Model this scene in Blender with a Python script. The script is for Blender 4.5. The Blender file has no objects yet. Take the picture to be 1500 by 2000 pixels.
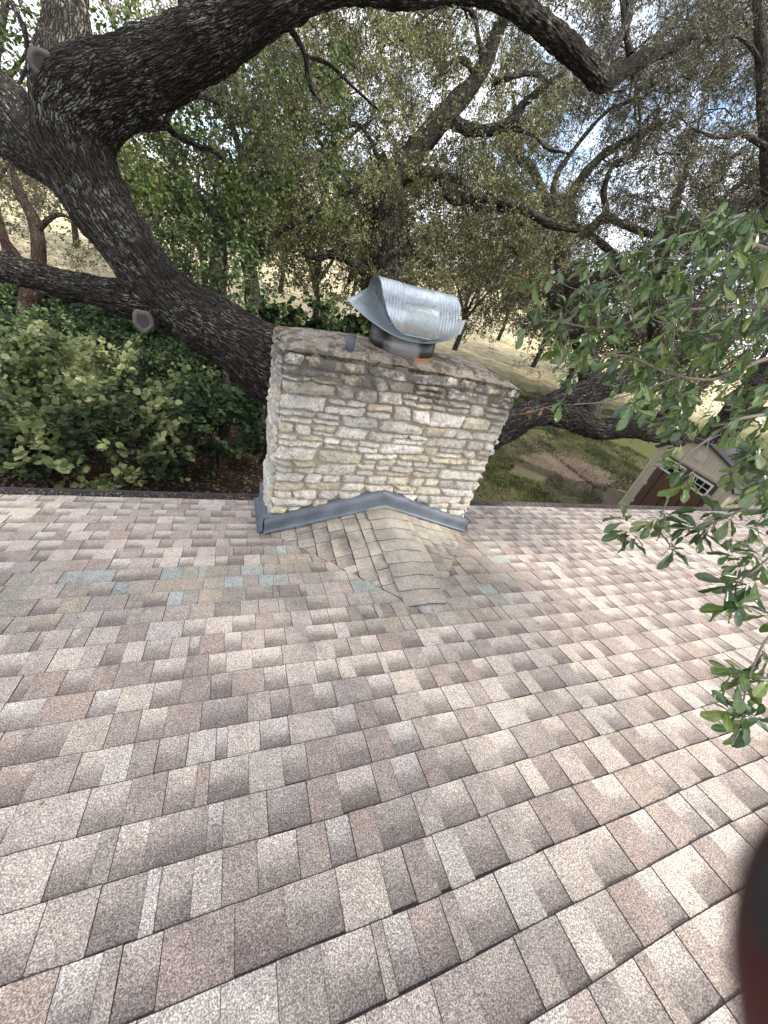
import bpy, bmesh, math, random
import numpy as np
from mathutils import Vector, Matrix
random.seed(7); RG = np.random.default_rng(7)
SC = bpy.context.scene; COL = SC.collection
# ------------------------------------------------------------------ camera, world, sun, exposure
F = 721.0
_c = np.array([1830, 26, F]); _c /= np.linalg.norm(_c)
_n = np.array([-298.8, 1040, F]); _n -= _c*(_n@_c); _n /= np.linalg.norm(_n)
RX = _c; RZ = -_n; RY = np.cross(RZ, RX)
RM = np.array([RX, RY, RZ])                       # world = RM @ cam (x right, y down, z forward)
cam_d = bpy.data.cameras.new('camera'); cam = bpy.data.objects.new('camera', cam_d); COL.objects.link(cam)
SC.camera = cam
cam_d.sensor_fit = 'HORIZONTAL'; cam_d.sensor_width = 36; cam_d.lens = 36*F/1500
cam_d.clip_start = .005; cam_d.clip_end = 1000
r_, u_, b_ = RM@np.array([1, 0, 0]), RM@np.array([0, -1, 0]), RM@np.array([0, 0, -1])
cam.matrix_world = Matrix(((r_[0], u_[0], b_[0], 0), (r_[1], u_[1], b_[1], 0), (r_[2], u_[2], b_[2], 0), (0, 0, 0, 1)))
cam_d.dof.use_dof = True; cam_d.dof.focus_distance = 3.2; cam_d.dof.aperture_fstop = cam_d.lens/2.0
SUN = np.array([.52, -.50, .72]); SUN /= np.linalg.norm(SUN)
el = math.asin(SUN[2]); az = math.atan2(SUN[0], SUN[1])
w = bpy.data.worlds.new('World'); SC.world = w; w.use_nodes = True
nt = w.node_tree; nt.nodes.clear()
out = nt.nodes.new('ShaderNodeOutputWorld'); bg = nt.nodes.new('ShaderNodeBackground')
sky = nt.nodes.new('ShaderNodeTexSky'); sky.sky_type = 'NISHITA'; sky.sun_disc = False
sky.sun_elevation = el; sky.sun_rotation = az; sky.air_density = 1.0; sky.dust_density = 1.0
tc = nt.nodes.new('ShaderNodeTexCoord'); ns = nt.nodes.new('ShaderNodeTexNoise')
ns.inputs['Scale'].default_value = 2.6; ns.inputs['Detail'].default_value = 7; ns.inputs['Roughness'].default_value = .6
cr = nt.nodes.new('ShaderNodeValToRGB'); cr.color_ramp.elements[0].position = .34; cr.color_ramp.elements[1].position = .53
mp = nt.nodes.new('ShaderNodeMapping'); mp.inputs['Scale'].default_value = (1, 1, 2.2)
mx = nt.nodes.new('ShaderNodeMix'); mx.data_type = 'RGBA'
mx.inputs['B'].default_value = (6.4, 6.4, 6.7, 1)
L = nt.links.new
L(tc.outputs['Generated'], mp.inputs['Vector']); L(mp.outputs[0], ns.inputs['Vector']); L(ns.outputs['Fac'], cr.inputs[0])
L(cr.outputs[0], mx.inputs['Factor']); L(sky.outputs[0], mx.inputs['A']); L(mx.outputs['Result'], bg.inputs[0]); L(bg.outputs[0], out.inputs[0])
bg.inputs[1].default_value = .15
sd = bpy.data.lights.new('sun', 'SUN'); sd.energy = 2.7; sd.angle = math.radians(2.5); sd.color = (1, .93, .83)
so = bpy.data.objects.new('sun', sd); COL.objects.link(so)
so.rotation_euler = Vector(SUN).to_track_quat('Z', 'Y').to_euler(); so.location = (5, -5, 10)
SC.view_settings.view_transform = 'Standard'; SC.view_settings.look = 'None'; SC.view_settings.gamma = 1
SC.view_settings.exposure = 1.1

# ------------------------------------------------------------------ helpers
def P(px, py, d):                                 # a point at forward distance d
    return RM@(np.array([(px-750)/F, (py-1000)/F, 1.0])*d)
def hsh(i, j, k, s=0):
    n = (i*374761393 + j*668265263 + k*2147483647 + s*1274126177) & 0xffffffff
    n = ((n ^ (n >> 13))*1274126177) & 0xffffffff
    return ((n ^ (n >> 16)) & 0xffff)/65535.0
def vnoise(p, s=0):
    p = np.asarray(p, float); i = np.floor(p).astype(np.int64); f = p-i; f = f*f*(3-2*f); r = 0
    for a in (0, 1):
        for b in (0, 1):
            for c in (0, 1):
                wgt = (f[..., 0] if a else 1-f[..., 0])*(f[..., 1] if b else 1-f[..., 1])*(f[..., 2] if c else 1-f[..., 2])
                r = r + wgt*hsh(i[..., 0]+a, i[..., 1]+b, i[..., 2]+c, s)
    return r*2-1
def fbm(p, o=4, s=0):
    p = np.asarray(p, float); r = 0; a = .5
    for k in range(o):
        r = r + a*vnoise(p*2**k+17.3*k, s+k); a *= .5
    return r
def tag(o, label=None, cat=None, group=None, kind=None):
    if label: o['label'] = label
    if cat: o['category'] = cat
    if group: o['group'] = group
    if kind: o['kind'] = kind
    return o
def empty(name, loc=(0, 0, 0), rz=0):
    o = bpy.data.objects.new(name, None); COL.objects.link(o); o.location = loc; o.rotation_euler = (0, 0, rz); o.empty_display_size = .2
    return o
def link(name, me, mat, parent=None):
    o = bpy.data.objects.new(name, me); COL.objects.link(o)
    if mat:
        for m in (mat if isinstance(mat, (list, tuple)) else [mat]): me.materials.append(m)
    if parent is not None:
        bpy.context.view_layer.update()
        o.parent = parent; o.matrix_parent_inverse = parent.matrix_world.inverted()
    return o
def npmesh(name, V, Fc, mat, parent=None, smooth=False, fattr=None, vcol=None, uv=None, loc=None):
    """V (n,3); Fc (m,k) int array; fattr dict name->(m,) floats; vcol (n,3); uv per loop (m*k,2)"""
    V = np.asarray(V, np.float32); Fc = np.asarray(Fc, np.int32); m, k = Fc.shape
    me = bpy.data.meshes.new(name); me.vertices.add(len(V)); me.vertices.foreach_set('co', V.ravel())
    me.loops.add(m*k); me.loops.foreach_set('vertex_index', Fc.ravel())
    me.polygons.add(m); me.polygons.foreach_set('loop_start', np.arange(0, m*k, k, dtype=np.int32))
    if smooth: me.polygons.foreach_set('use_smooth', np.ones(m, bool))
    if fattr:
        for a, d in fattr.items():
            at = me.attributes.new(a, 'FLOAT', 'FACE'); at.data.foreach_set('value', np.asarray(d, np.float32))
    if vcol is not None:
        at = me.attributes.new('Col', 'FLOAT_COLOR', 'POINT')
        c = np.ones((len(V), 4), np.float32); c[:, :3] = vcol; at.data.foreach_set('color', c.ravel())
    if uv is not None:
        ul = me.uv_layers.new(name='UVMap'); ul.data.foreach_set('uv', np.asarray(uv, np.float32).ravel())
    me.update(calc_edges=True); me.validate()
    return link(name, me, mat, parent)
class MB:
    def __init__(s): s.v = []; s.f = []
    def add(s, vs, fs):
        o = len(s.v); s.v += [tuple(map(float, a)) for a in vs]; s.f += [tuple(o+i for i in f) for f in fs]; return s
    def box(s, c, d, rot=None):
        c = np.array(c, float); d = np.array(d, float)/2
        vs = [np.array([x, y, z])*d for x in (-1, 1) for y in (-1, 1) for z in (-1, 1)]
        if rot is not None: vs = [rot@a for a in vs]
        return s.add([a+c for a in vs], [(0, 1, 3, 2), (4, 6, 7, 5), (0, 4, 5, 1), (2, 3, 7, 6), (0, 2, 6, 4), (1, 5, 7, 3)])
    def prism(s, poly, vec):                      # polygon of 3-D points swept by vec
        n = len(poly); vec = np.array(vec)
        return s.add([np.array(p) for p in poly]+[np.array(p)+vec for p in poly],
                     [tuple(range(n))[::-1], tuple(range(n, 2*n))]+[(i, (i+1) % n, n+(i+1) % n, n+i) for i in range(n)])
    def build(s, name, mat, parent=None, smooth=False, bevel=0, autos=None):
        me = bpy.data.meshes.new(name); me.from_pydata(s.v, [], s.f)
        bm = bmesh.new(); bm.from_mesh(me); bmesh.ops.recalc_face_normals(bm, faces=bm.faces)
        if bevel: bmesh.ops.bevel(bm, geom=list(bm.edges), offset=bevel, segments=2, affect='EDGES', profile=.6)
        bm.to_mesh(me); bm.free()
        if smooth: me.polygons.foreach_set('use_smooth', [True]*len(me.polygons))
        return link(name, me, mat, parent)

# ------------------------------------------------------------------ materials
class NT:
    def __init__(s, name):
        s.m = bpy.data.materials.new(name); s.m.use_nodes = True; s.t = s.m.node_tree; s.t.nodes.clear()
        s.o = s.t.nodes.new('ShaderNodeOutputMaterial'); s.co = s.t.nodes.new('ShaderNodeTexCoord')
    def n(s, typ, **k):
        x = s.t.nodes.new('ShaderNode'+typ)
        for a, b in k.items():
            if a.startswith('_'): setattr(x, a[1:], b)
            else:
                key = a.replace('__', ' ')
                if isinstance(b, bpy.types.NodeSocket): s.t.links.new(b, x.inputs[key])
                else: x.inputs[key].default_value = b
        return x
    def noise(s, scale, detail=4, rough=.55, vec=None, **k):
        x = s.n('TexNoise', Scale=scale, Detail=detail, Roughness=rough, **k)
        s.t.links.new(vec if vec is not None else s.co.outputs['Object'], x.inputs['Vector']); return x.outputs['Fac']
    def ramp(s, fac, *els):
        x = s.n('ValToRGB'); e = x.color_ramp.elements
        while len(e) < len(els): e.new(.5)
        for el_, (p, c) in zip(e, els):
            el_.position = p; el_.color = (c, c, c, 1) if isinstance(c, (int, float)) else (*c, 1)
        s.t.links.new(fac, x.inputs[0]); return x.outputs[0]
    def mix(s, fac, a, b, mode='MIX'):
        x = s.n('Mix', _data_type='RGBA', _blend_type=mode)
        for key, val in (('Factor', fac), ('A', a), ('B', b)):
            if isinstance(val, bpy.types.NodeSocket): s.t.links.new(val, x.inputs[key])
            elif key == 'Factor': x.inputs[key].default_value = val
            else: x.inputs[key].default_value = (*val, 1)
        return x.outputs['Result']
    def math(s, op, a, b=0):
        x = s.n('Math', _operation=op)
        for i, v in enumerate((a, b)):
            if isinstance(v, bpy.types.NodeSocket): s.t.links.new(v, x.inputs[i])
            else: x.inputs[i].default_value = v
        return x.outputs[0]
    def attr(s, name, out='Fac'): return s.n('Attribute', _attribute_name=name).outputs[out]
    def map(s, scale, rot=(0, 0, 0), src='Object'):
        x = s.n('Mapping', Scale=scale, Rotation=rot); s.t.links.new(s.co.outputs[src], x.inputs['Vector']); return x.outputs[0]
    def bump(s, h, strength, dist):
        return s.n('Bump', Height=h, Strength=strength, Distance=dist).outputs[0]
    def bsdf(s, col, rough=.8, metal=0, normal=None, spec=.5, trans=0):
        x = s.n('BsdfPrincipled', Metallic=metal)
        x.inputs['Specular IOR Level'].default_value = spec
        for key, v in (('Base Color', col), ('Roughness', rough)):
            if isinstance(v, bpy.types.NodeSocket): s.t.links.new(v, x.inputs[key])
            else: x.inputs[key].default_value = (*v, 1) if key == 'Base Color' else v
        if normal is not None: s.t.links.new(normal, x.inputs['Normal'])
        sh = x.outputs[0]
        if trans:
            t = s.n('BsdfTranslucent')
            if isinstance(col, bpy.types.NodeSocket): s.t.links.new(col, t.inputs[0])
            else: t.inputs[0].default_value = (*col, 1)
            mxs = s.n('MixShader', Fac=trans); s.t.links.new(sh, mxs.inputs[1]); s.t.links.new(t.outputs[0], mxs.inputs[2]); sh = mxs.outputs[0]
        s.t.links.new(sh, s.o.inputs[0]); return s.m
def mat_leaf(name, cols, rough=.5, trans=.3, spec=.35):
    t = NT(name); k = len(cols)
    c = t.ramp(t.attr('rnd'), *[(i/(k-1), cc) for i, cc in enumerate(cols)])
    return t.bsdf(c, rough, trans=trans, spec=spec)
def mat_plain(name, col, rough=.7, metal=0, var=.25, scale=8, bump=0):
    t = NT(name); f = t.noise(scale, 5)
    c = t.mix(t.ramp(f, (.3, 0.0), (.7, 1.0)), tuple(x*(1-var) for x in col), tuple(min(1, x*(1+var)) for x in col))
    return t.bsdf(c, rough, metal, t.bump(t.noise(scale*12, 3), bump, .003) if bump else None)
def mat_shingle():
    t = NT('shingle granules')
    g = t.noise(270, 3, .7); g2 = t.noise(150, 2, .6)
    k = t.ramp(g, (.38, .42), (.5, .93), (.62, 1.95))
    k2 = t.ramp(g2, (.3, .82), (.7, 1.2))
    big = t.ramp(t.noise(2.3, 5), (.3, .86), (.7, 1.1))
    c = t.mix(1.0, t.attr('Col', 'Color'), k, 'MULTIPLY'); c = t.mix(1.0, c, k2, 'MULTIPLY'); c = t.mix(1.0, c, big, 'MULTIPLY'); c = t.mix(1.0, c, t.ramp(t.noise(19, 6, .7), (.32, .8), (.5, 1.0), (.7, 1.1)), 'MULTIPLY')
    return t.bsdf(c, .93, normal=t.bump(g, .5, .002), spec=.25)
def mat_bark(name, dark, mid, light, lichen=.5, su=26, sv=9):
    t = NT(name)
    warp = t.n('TexNoise', Scale=9, Detail=4); t.t.links.new(t.co.outputs['UV'], warp.inputs['Vector'])
    mp_ = t.n('Mapping', Scale=(su, sv, 1)); t.t.links.new(t.co.outputs['UV'], mp_.inputs['Vector'])
    vm = t.n('VectorMath', _operation='MULTIPLY_ADD'); t.t.links.new(warp.outputs['Color'], vm.inputs[0]); vm.inputs[1].default_value = (2.2, 2.2, 0); t.t.links.new(mp_.outputs[0], vm.inputs[2])
    vo = t.n('TexVoronoi', _feature='DISTANCE_TO_EDGE', Scale=1, Randomness=.95); t.t.links.new(vm.outputs[0], vo.inputs['Vector'])
    fis = t.ramp(vo.outputs['Distance'], (0, 0.0), (.12, .35), (.4, 1.0))
    fine = t.noise(60, 5, .65)
    h = t.math('ADD', fis, t.math('MULTIPLY', fine, .35))
    c = t.mix(fis, dark, t.mix(t.ramp(fine, (.35, 0.0), (.68, 1.0)), mid, light))
    li = t.ramp(t.noise(13, 6, .75), (.58-.08*lichen, 0.0), (.61-.08*lichen, 1.0))
    li2 = t.math('MULTIPLY', li, t.ramp(t.noise(2.2, 3), (.42, 0.0), (.58, 1.0)))
    li3 = t.math('MULTIPLY', li2, t.ramp(fis, (.2, 0.0), (.6, 1.0)))
    c = t.mix(t.math('MULTIPLY', li3, .6 if lichen else 0), c, t.mix(fine, (.24, .26, .20), (.55, .57, .50)))
    return t.bsdf(c, .92, normal=t.bump(h, 1.0, .03), spec=.15)
M = {}
M['shingle'] = mat_shingle()
M['bark'] = mat_bark('oak bark', (.007, .006, .005), (.07, .057, .048), (.17, .148, .128), 1.0, 42, 6.5)
M['bark2'] = mat_bark('grey bark', (.012, .010, .009), (.10, .085, .07), (.24, .21, .18), .7, 30, 6)
M['twig'] = mat_plain('twig bark', (.06, .048, .04), .9, var=.4, scale=20)
M['twig_dark'] = mat_plain('dark twig bark', (.035, .029, .025), .9, var=.4, scale=20)
M['twig_pale'] = mat_plain('pale twig', (.20, .17, .14), .8, var=.3, scale=30)
M['oakleaf'] = mat_leaf('live oak leaves', [(.03, .034, .015), (.09, .095, .04), (.20, .20, .085), (.38, .37, .18)], .55, .18)
M['oakleaf_dim'] = mat_leaf('weathered oak leaves', [(.026, .025, .015), (.07, .066, .038), (.14, .135, .075), (.27, .26, .15)], .6, .16)
M['elmleaf'] = mat_leaf('bright leaves', [(.03, .05, .018), (.06, .10, .026), (.10, .155, .04), (.2, .22, .06)], .5, .4)
M['shrubleaf'] = mat_leaf('round leaves', [(.035, .06, .025), (.20, .25, .095), (.36, .41, .18), (.60, .61, .32)], .5, .3)
M['darkleaf'] = mat_leaf('understorey leaves', [(.025, .05, .02), (.06, .11, .04), (.10, .16, .06), (.2, .25, .10)], .45, .3)
M['cedar'] = mat_leaf('cedar sprays', [(.03, .04, .02), (.06, .06, .035), (.11, .09, .06), (.16, .12, .08)], .7, .15)
M['farleaf'] = mat_leaf('far leaves', [(.05, .07, .03), (.10, .13, .045), (.17, .2, .07), (.26, .28, .1)], .6, .3)
t = NT('painted flashing'); n_ = t.noise(7, 5, .6); sm = t.ramp(t.noise(16, 7, .8), (.60, 0.0), (.66, 1.0))
c_ = t.mix(t.ramp(n_, (.3, 0.0), (.7, 1.0)), (.10, .122, .15), (.16, .185, .225)); c_ = t.mix(t.math('MULTIPLY', sm, .55), c_, (.33, .35, .37))
c_ = t.mix(t.math('MULTIPLY', t.ramp(t.noise(34, 5, .7), (.62, 0.0), (.7, 1.0)), .6), c_, (.09, .085, .08))
M['flash'] = t.bsdf(c_, .45, .2, normal=t.bump(t.noise(11, 4), .5, .012))
M['sealant'] = mat_plain('sealant', (.14, .15, .16), .5, 0, .3, 30)
M['dark_metal'] = mat_plain('dark edge metal', (.05, .045, .045), .5, .3, .3, 10)
M['clay'] = mat_plain('clay flue', (.45, .16, .07), .85, 0, .2, 25)
M['debris'] = mat_leaf('dry litter', [(.05, .035, .025), (.13, .09, .06), (.25, .18, .12), (.4, .32, .24)], .9, .1)
M['grass'] = mat_leaf('grass blades', [(.06, .075, .03), (.10, .12, .045), (.16, .17, .075), (.30, .27, .16)], .6, .3)

# ------------------------------------------------------------------ ground
def make_ground():
    xs = np.unique(np.concatenate([-np.geomspace(1, 420, 90)[::-1], np.linspace(-1, 1, 5), np.geomspace(1, 420, 90)]))
    ys = np.unique(np.concatenate([-np.geomspace(1, 200, 40)[::-1], np.linspace(-1, 1, 5), np.geomspace(1, 600, 130)]))
    X, Y = np.meshgrid(xs, ys); p = np.stack([X, Y, X*0], -1)
    Z = -4.8+.12*fbm(p*.25, 4)+np.clip((np.hypot(X, Y)-14)/60, 0, 1)*fbm(p*.03, 3, 5)*1.0+np.clip((Y-60)/400, 0, 1)*9
    V = np.stack([X, Y, Z], -1).reshape(-1, 3); nx, ny = len(xs), len(ys)
    i = np.arange(ny-1)[:, None]*nx+np.arange(nx-1)[None]; Fc = np.stack([i, i+1, i+nx+1, i+nx], -1).reshape(-1, 4)
    t = NT('ground'); co = t.co.outputs['Object']
    sep = t.n('SeparateXYZ', Vector=co)
    n1 = t.noise(.55, 6, .62); n2 = t.noise(7, 5, .7); n3 = t.noise(38, 4, .7)
    grass = t.mix(t.ramp(n2, (.3, 0.0), (.7, 1.0)), (.07, .085, .03), (.16, .16, .065))
    dirt = t.mix(n3, (.13, .098, .075), (.27, .21, .165))
    vd = t.n('VectorMath', _operation='DISTANCE'); t.t.links.new(co, vd.inputs[0]); vd.inputs[1].default_value = (11.6, 9.4, -4.8)
    dm = t.math('ADD', t.math('MULTIPLY', vd.outputs['Value'], -.16), t.math('ADD', t.math('MULTIPLY', n1, 1.0), t.math('MULTIPLY', n2, .55)))
    lawn = t.mix(t.ramp(dm, (.22, 0.0), (.52, 1.0)), grass, dirt)
    dry = t.mix(t.ramp(t.noise(1.6, 6, .7), (.38, 0.0), (.62, 1.0)), (.36, .31, .16), (.66, .57, .41))
    litter = t.mix(t.ramp(n3, (.35, 0.0), (.65, 1.0)), (.022, .016, .012), (.13, .085, .055))
    wob = t.math('MULTIPLY', t.math('SUBTRACT', n1, .5), 9.0)
    far = t.ramp(t.math('MULTIPLY', t.math('ADD', sep.outputs[1], wob), .01), (.17, 0.0), (.24, 1.0))
    left = t.ramp(t.math('ADD', t.math('MULTIPLY', t.math('ADD', sep.outputs[0], wob), -.05), .5), (.42, 0.0), (.52, 1.0))
    c = t.mix(left, lawn, litter); c = t.mix(far, c, dry)
    m = t.bsdf(c, .95, normal=t.bump(t.math('ADD', n2, n3), .8, .06), spec=.1)
    o = npmesh('ground', V, Fc, m, smooth=True); tag(o, kind='structure')
make_ground()
def gz(x, y):
    p = np.stack(np.broadcast_arrays(x, y, 0*np.asarray(x)), -1)
    return -4.8+.12*fbm(p*.25, 4)+np.clip((np.hypot(x, y)-14)/60, 0, 1)*fbm(p*.03, 3, 5)*1.0+np.clip((y-60)/400, 0, 1)*9

# ------------------------------------------------------------------ the house: roof
TP = math.tan(math.radians(14)); CP = math.cos(math.radians(14)); SP = math.sin(math.radians(14)); H0 = 1.5
EY = 3.28
house = tag(empty('house', (0, -1, -4.8)), 'house roof of mottled grey tan shingles with a pale stone chimney at its eave', 'house')
LIGHT = [(.52, .455, .40), (.48, .42, .37), (.46, .40, .355), (.52, .45, .39), (.49, .44, .40)]
MIDT = [(.37, .32, .285), (.40, .345, .305), (.345, .30, .27), (.38, .315, .275), (.42, .365, .32)]
MAUVE = [(.35, .285, .25), (.37, .30, .26), (.33, .275, .245)]
OLD = [(.34, .315, .265), (.37, .34, .285), (.32, .295, .255), (.35, .32, .275), (.31, .275, .24), (.38, .325, .265), (.27, .235, .21), (.35, .315, .285), (.39, .355, .31)]
TEAL = [(.345, .37, .345), (.355, .37, .34), (.33, .35, .325), (.375, .40, .38)]
BAND = (.175, .146, .134); EDGE = (.05, .043, .044)  # EDGE: asphalt cut edge, also paints the contact shadow line at each butt
def clip_poly(pts, poly):
    for i in range(len(poly)):
        a = poly[i]; b = poly[(i+1) % len(poly)]; nx_, ny_ = -(b[1]-a[1]), b[0]-a[0]; o = []
        for j in range(len(pts)):
            p = pts[j]; q = pts[(j+1) % len(pts)]
            dp = (p[0]-a[0])*nx_+(p[1]-a[1])*ny_; dq = (q[0]-a[0])*nx_+(q[1]-a[1])*ny_
            if dp >= 0: o.append(p)
            if dp*dq < 0:
                t = dp/(dp-dq); o.append(tuple(p[k]+(q[k]-p[k])*t for k in range(6)))
        pts = o
        if len(pts) < 3: return []
    return pts
def shingles(name, org, U, Vd, Nn, u0, u1, v0, v1, e, poly, palette, parent, seed, T=.006):
    rnd = random.Random(seed); vs = []; fs = []; cols = []
    org, U, Vd, Nn = map(np.array, (org, U, Vd, Nn))
    def put(pts):
        if poly: pts = clip_poly(pts, poly)
        if len(pts) < 3: return
        o = len(vs); vs.extend(pts); fs.append(tuple(range(o, o+len(pts))))
    k0 = int(math.floor(v0/e)); k1 = int(math.ceil(v1/e))
    for k in range(k0, k1):
        ph = rnd.uniform(0, 100)
        wob = lambda u: .0035*math.sin(u*2.1+ph)+.002*math.sin(u*7.3+ph*2)
        wob2 = (lambda u, q=ph: .0)
        va, vb = k*e, (k+1)*e
        u = u0-rnd.uniform(0, .2); raised = rnd.random() < .5; first = True
        lift = rnd.uniform(0, .0015)
        while u < u1:
            wd = (rnd.uniform(.03, .05) if rnd.random() < .07 else rnd.uniform(.078, .142) if rnd.random() < .88 else rnd.uniform(.14, .19))*(.8 if name != 'roof' else 1)
            ue = u+wd; um = (u+ue)/2
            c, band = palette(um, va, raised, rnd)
            hh = (.0032 if raised else 0)+lift
            joint = rnd.random() < .25
            g = .0015 if joint else (.0009 if raised else .0004)
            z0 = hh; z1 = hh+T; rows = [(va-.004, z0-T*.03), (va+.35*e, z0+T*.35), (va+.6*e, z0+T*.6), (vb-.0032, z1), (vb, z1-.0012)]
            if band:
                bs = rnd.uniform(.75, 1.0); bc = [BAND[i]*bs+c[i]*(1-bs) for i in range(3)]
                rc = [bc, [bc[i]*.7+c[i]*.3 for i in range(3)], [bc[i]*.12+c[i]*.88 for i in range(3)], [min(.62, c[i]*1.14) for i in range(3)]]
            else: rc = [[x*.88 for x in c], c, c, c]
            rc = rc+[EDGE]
            ns_ = max(1, int(wd/.08))
            for s in range(ns_):
                a = u+wd*s/ns_+(g if s == 0 else 0); b = u+wd*(s+1)/ns_-(g if s == ns_-1 else 0)
                for i in range(4):
                    (q0, h0), (q1, h1) = rows[i], rows[i+1]
                    w0a, w0b = wob(a), wob(b)
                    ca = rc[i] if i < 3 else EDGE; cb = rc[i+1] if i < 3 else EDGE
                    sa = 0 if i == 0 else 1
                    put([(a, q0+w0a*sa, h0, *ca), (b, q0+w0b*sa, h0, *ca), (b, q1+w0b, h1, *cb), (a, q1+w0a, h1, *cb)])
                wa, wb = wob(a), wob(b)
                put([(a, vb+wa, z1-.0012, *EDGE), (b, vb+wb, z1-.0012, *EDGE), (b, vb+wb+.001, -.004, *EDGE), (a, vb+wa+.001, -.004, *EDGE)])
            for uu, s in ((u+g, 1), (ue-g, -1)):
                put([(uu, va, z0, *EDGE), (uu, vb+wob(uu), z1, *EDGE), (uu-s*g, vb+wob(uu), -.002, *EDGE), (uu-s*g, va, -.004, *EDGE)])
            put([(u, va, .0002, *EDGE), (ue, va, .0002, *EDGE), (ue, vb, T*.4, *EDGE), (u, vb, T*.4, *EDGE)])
            u = ue; raised = (not raised) if rnd.random() < .93 else raised
    A = np.array(vs); sag = .006*fbm(np.c_[A[:, 0]*.9, A[:, 1]*.9, A[:, 0]*0], 2, 3)
    V = org+A[:, 0:1]*U+A[:, 1:2]*Vd+(A[:, 2:3]+sag[:, None])*Nn
    me = bpy.data.meshes.new(name); me.from_pydata(V.tolist(), [], fs)
    at = me.attributes.new('Col', 'FLOAT_COLOR', 'POINT'); c4 = np.ones((len(V), 4), np.float32); c4[:, :3] = A[:, 3:6]; at.data.foreach_set('color', c4.ravel())
    return link(name, me, M['shingle'], parent)
EXP = .1427
AX, AY = 1.221, 2.575                               # cricket apex line
VOFF = (EY/CP) % EXP                                 # courses end exactly on the eave
def pal_main(u, v, raised, rnd):
    vv = v-EXP*.0; y = vv*CP
    dx = abs(u-1.0)
    patch = (1.45 < y < 1.95 and -1.45 < u < 2.35) or (1.15 < y < 1.5 and .6 < u < 1.9) or (y >= 1.95 and .1 < u < 2.3 and y < 2.7)
    if patch:
        r = rnd.random()
        if r < (.42 if (-.95 < u < .3 and 1.66 < y < 1.98) else .06): return rnd.choice(TEAL), False
        if r > .75: return rnd.choice(MIDT), rnd.random() < .4
        return rnd.choice(OLD), rnd.random() < .25
    r = rnd.random()
    if raised:
        c = rnd.choice(LIGHT) if r < .34 else rnd.choice(MIDT) if r < .80 else rnd.choice(MAUVE)
        return c, False
    c = rnd.choice(LIGHT) if r < .66 else rnd.choice(MIDT) if r < .96 else rnd.choice(MAUVE)
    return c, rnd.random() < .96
RIDGE_Y = -1.6
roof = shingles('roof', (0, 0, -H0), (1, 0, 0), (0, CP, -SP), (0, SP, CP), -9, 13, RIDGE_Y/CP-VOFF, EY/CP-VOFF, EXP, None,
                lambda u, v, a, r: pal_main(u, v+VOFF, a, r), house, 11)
# shift so that the last butt lies on the eave
roof.data.transform(Matrix.Translation((0, VOFF*CP, -VOFF*SP)))
def pal_cr(u, v, raised, rnd):
    r = rnd.random()
    if r < .03: return rnd.choice(TEAL), False
    return rnd.choice(OLD), rnd.random() < .22
A3 = np.array([AX, AY+.05, -1.830]); T3 = np.array([AX, 1.33, -1.830])
def cricket(side):
    Bx = AX+side*1.03; B3 = np.array([Bx, AY+.05, -H0-TP*(AY+.05)-.009])
    Nn = np.cross(A3-T3, B3-T3); Nn /= np.linalg.norm(Nn)
    if Nn[2] < 0: Nn = -Nn
    U = np.array([0, 1., 0]); Vd = np.cross(Nn, U)
    if Vd[0]*side < 0: Vd = -Vd
    B = B3-T3; poly = [(0, 0), (1.30, 0), (1.30, (B@Vd)), ((B@U), (B@Vd))]
    poly = [(-.02, -.005), ((A3-T3)@U, -.005), (B@U, B@Vd)]
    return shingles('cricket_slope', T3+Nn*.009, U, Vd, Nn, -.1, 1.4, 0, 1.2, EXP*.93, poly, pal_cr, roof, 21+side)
cl_ = cricket(-1); crr = cricket(1)
cl_['label'] = 'older olive and teal shingles on the left slope of the small diverter behind the chimney'
crr['label'] = 'right slope of the small diverter behind the chimney'
# ridge caps of the cricket
def caps():
    vs = []; fs = []; col = []
    sl = .30
    for k in range(10):
        y0 = 1.30+k*.135; y1 = y0+.150
        c = (.345, .315, .272)
        f_ = random.uniform(.93, 1.06); c = tuple(x*f_ for x in c)
        nu = 13
        for s in range(nu):
            a = (s/(nu-1)-.5)*2; x = AX+a*.165+.004*math.sin(k*3); hgt = -abs(a)**1.5*.165*sl
            cur = .03*(1-a*a)
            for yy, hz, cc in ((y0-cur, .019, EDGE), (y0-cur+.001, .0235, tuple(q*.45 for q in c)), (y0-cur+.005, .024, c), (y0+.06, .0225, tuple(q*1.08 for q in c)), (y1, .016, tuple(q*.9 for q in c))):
                drop = 0
                if k == 0: drop = -.012
                vs.append((x, yy, -1.830+hgt+hz+drop)); col.append(cc)
        o = k*nu*5
        for s in range(nu-1):
            for r in range(4):
                i = o+s*5+r; fs.append((i, i+5, i+6, i+1))
    ob = npmesh('ridge_cap', np.array(vs), np.array(fs), M['shingle'], roof, smooth=True, vcol=np.array(col))
    ob['label'] = 'smooth overlapping cap shingles along the diverter ridge'
caps()
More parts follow.
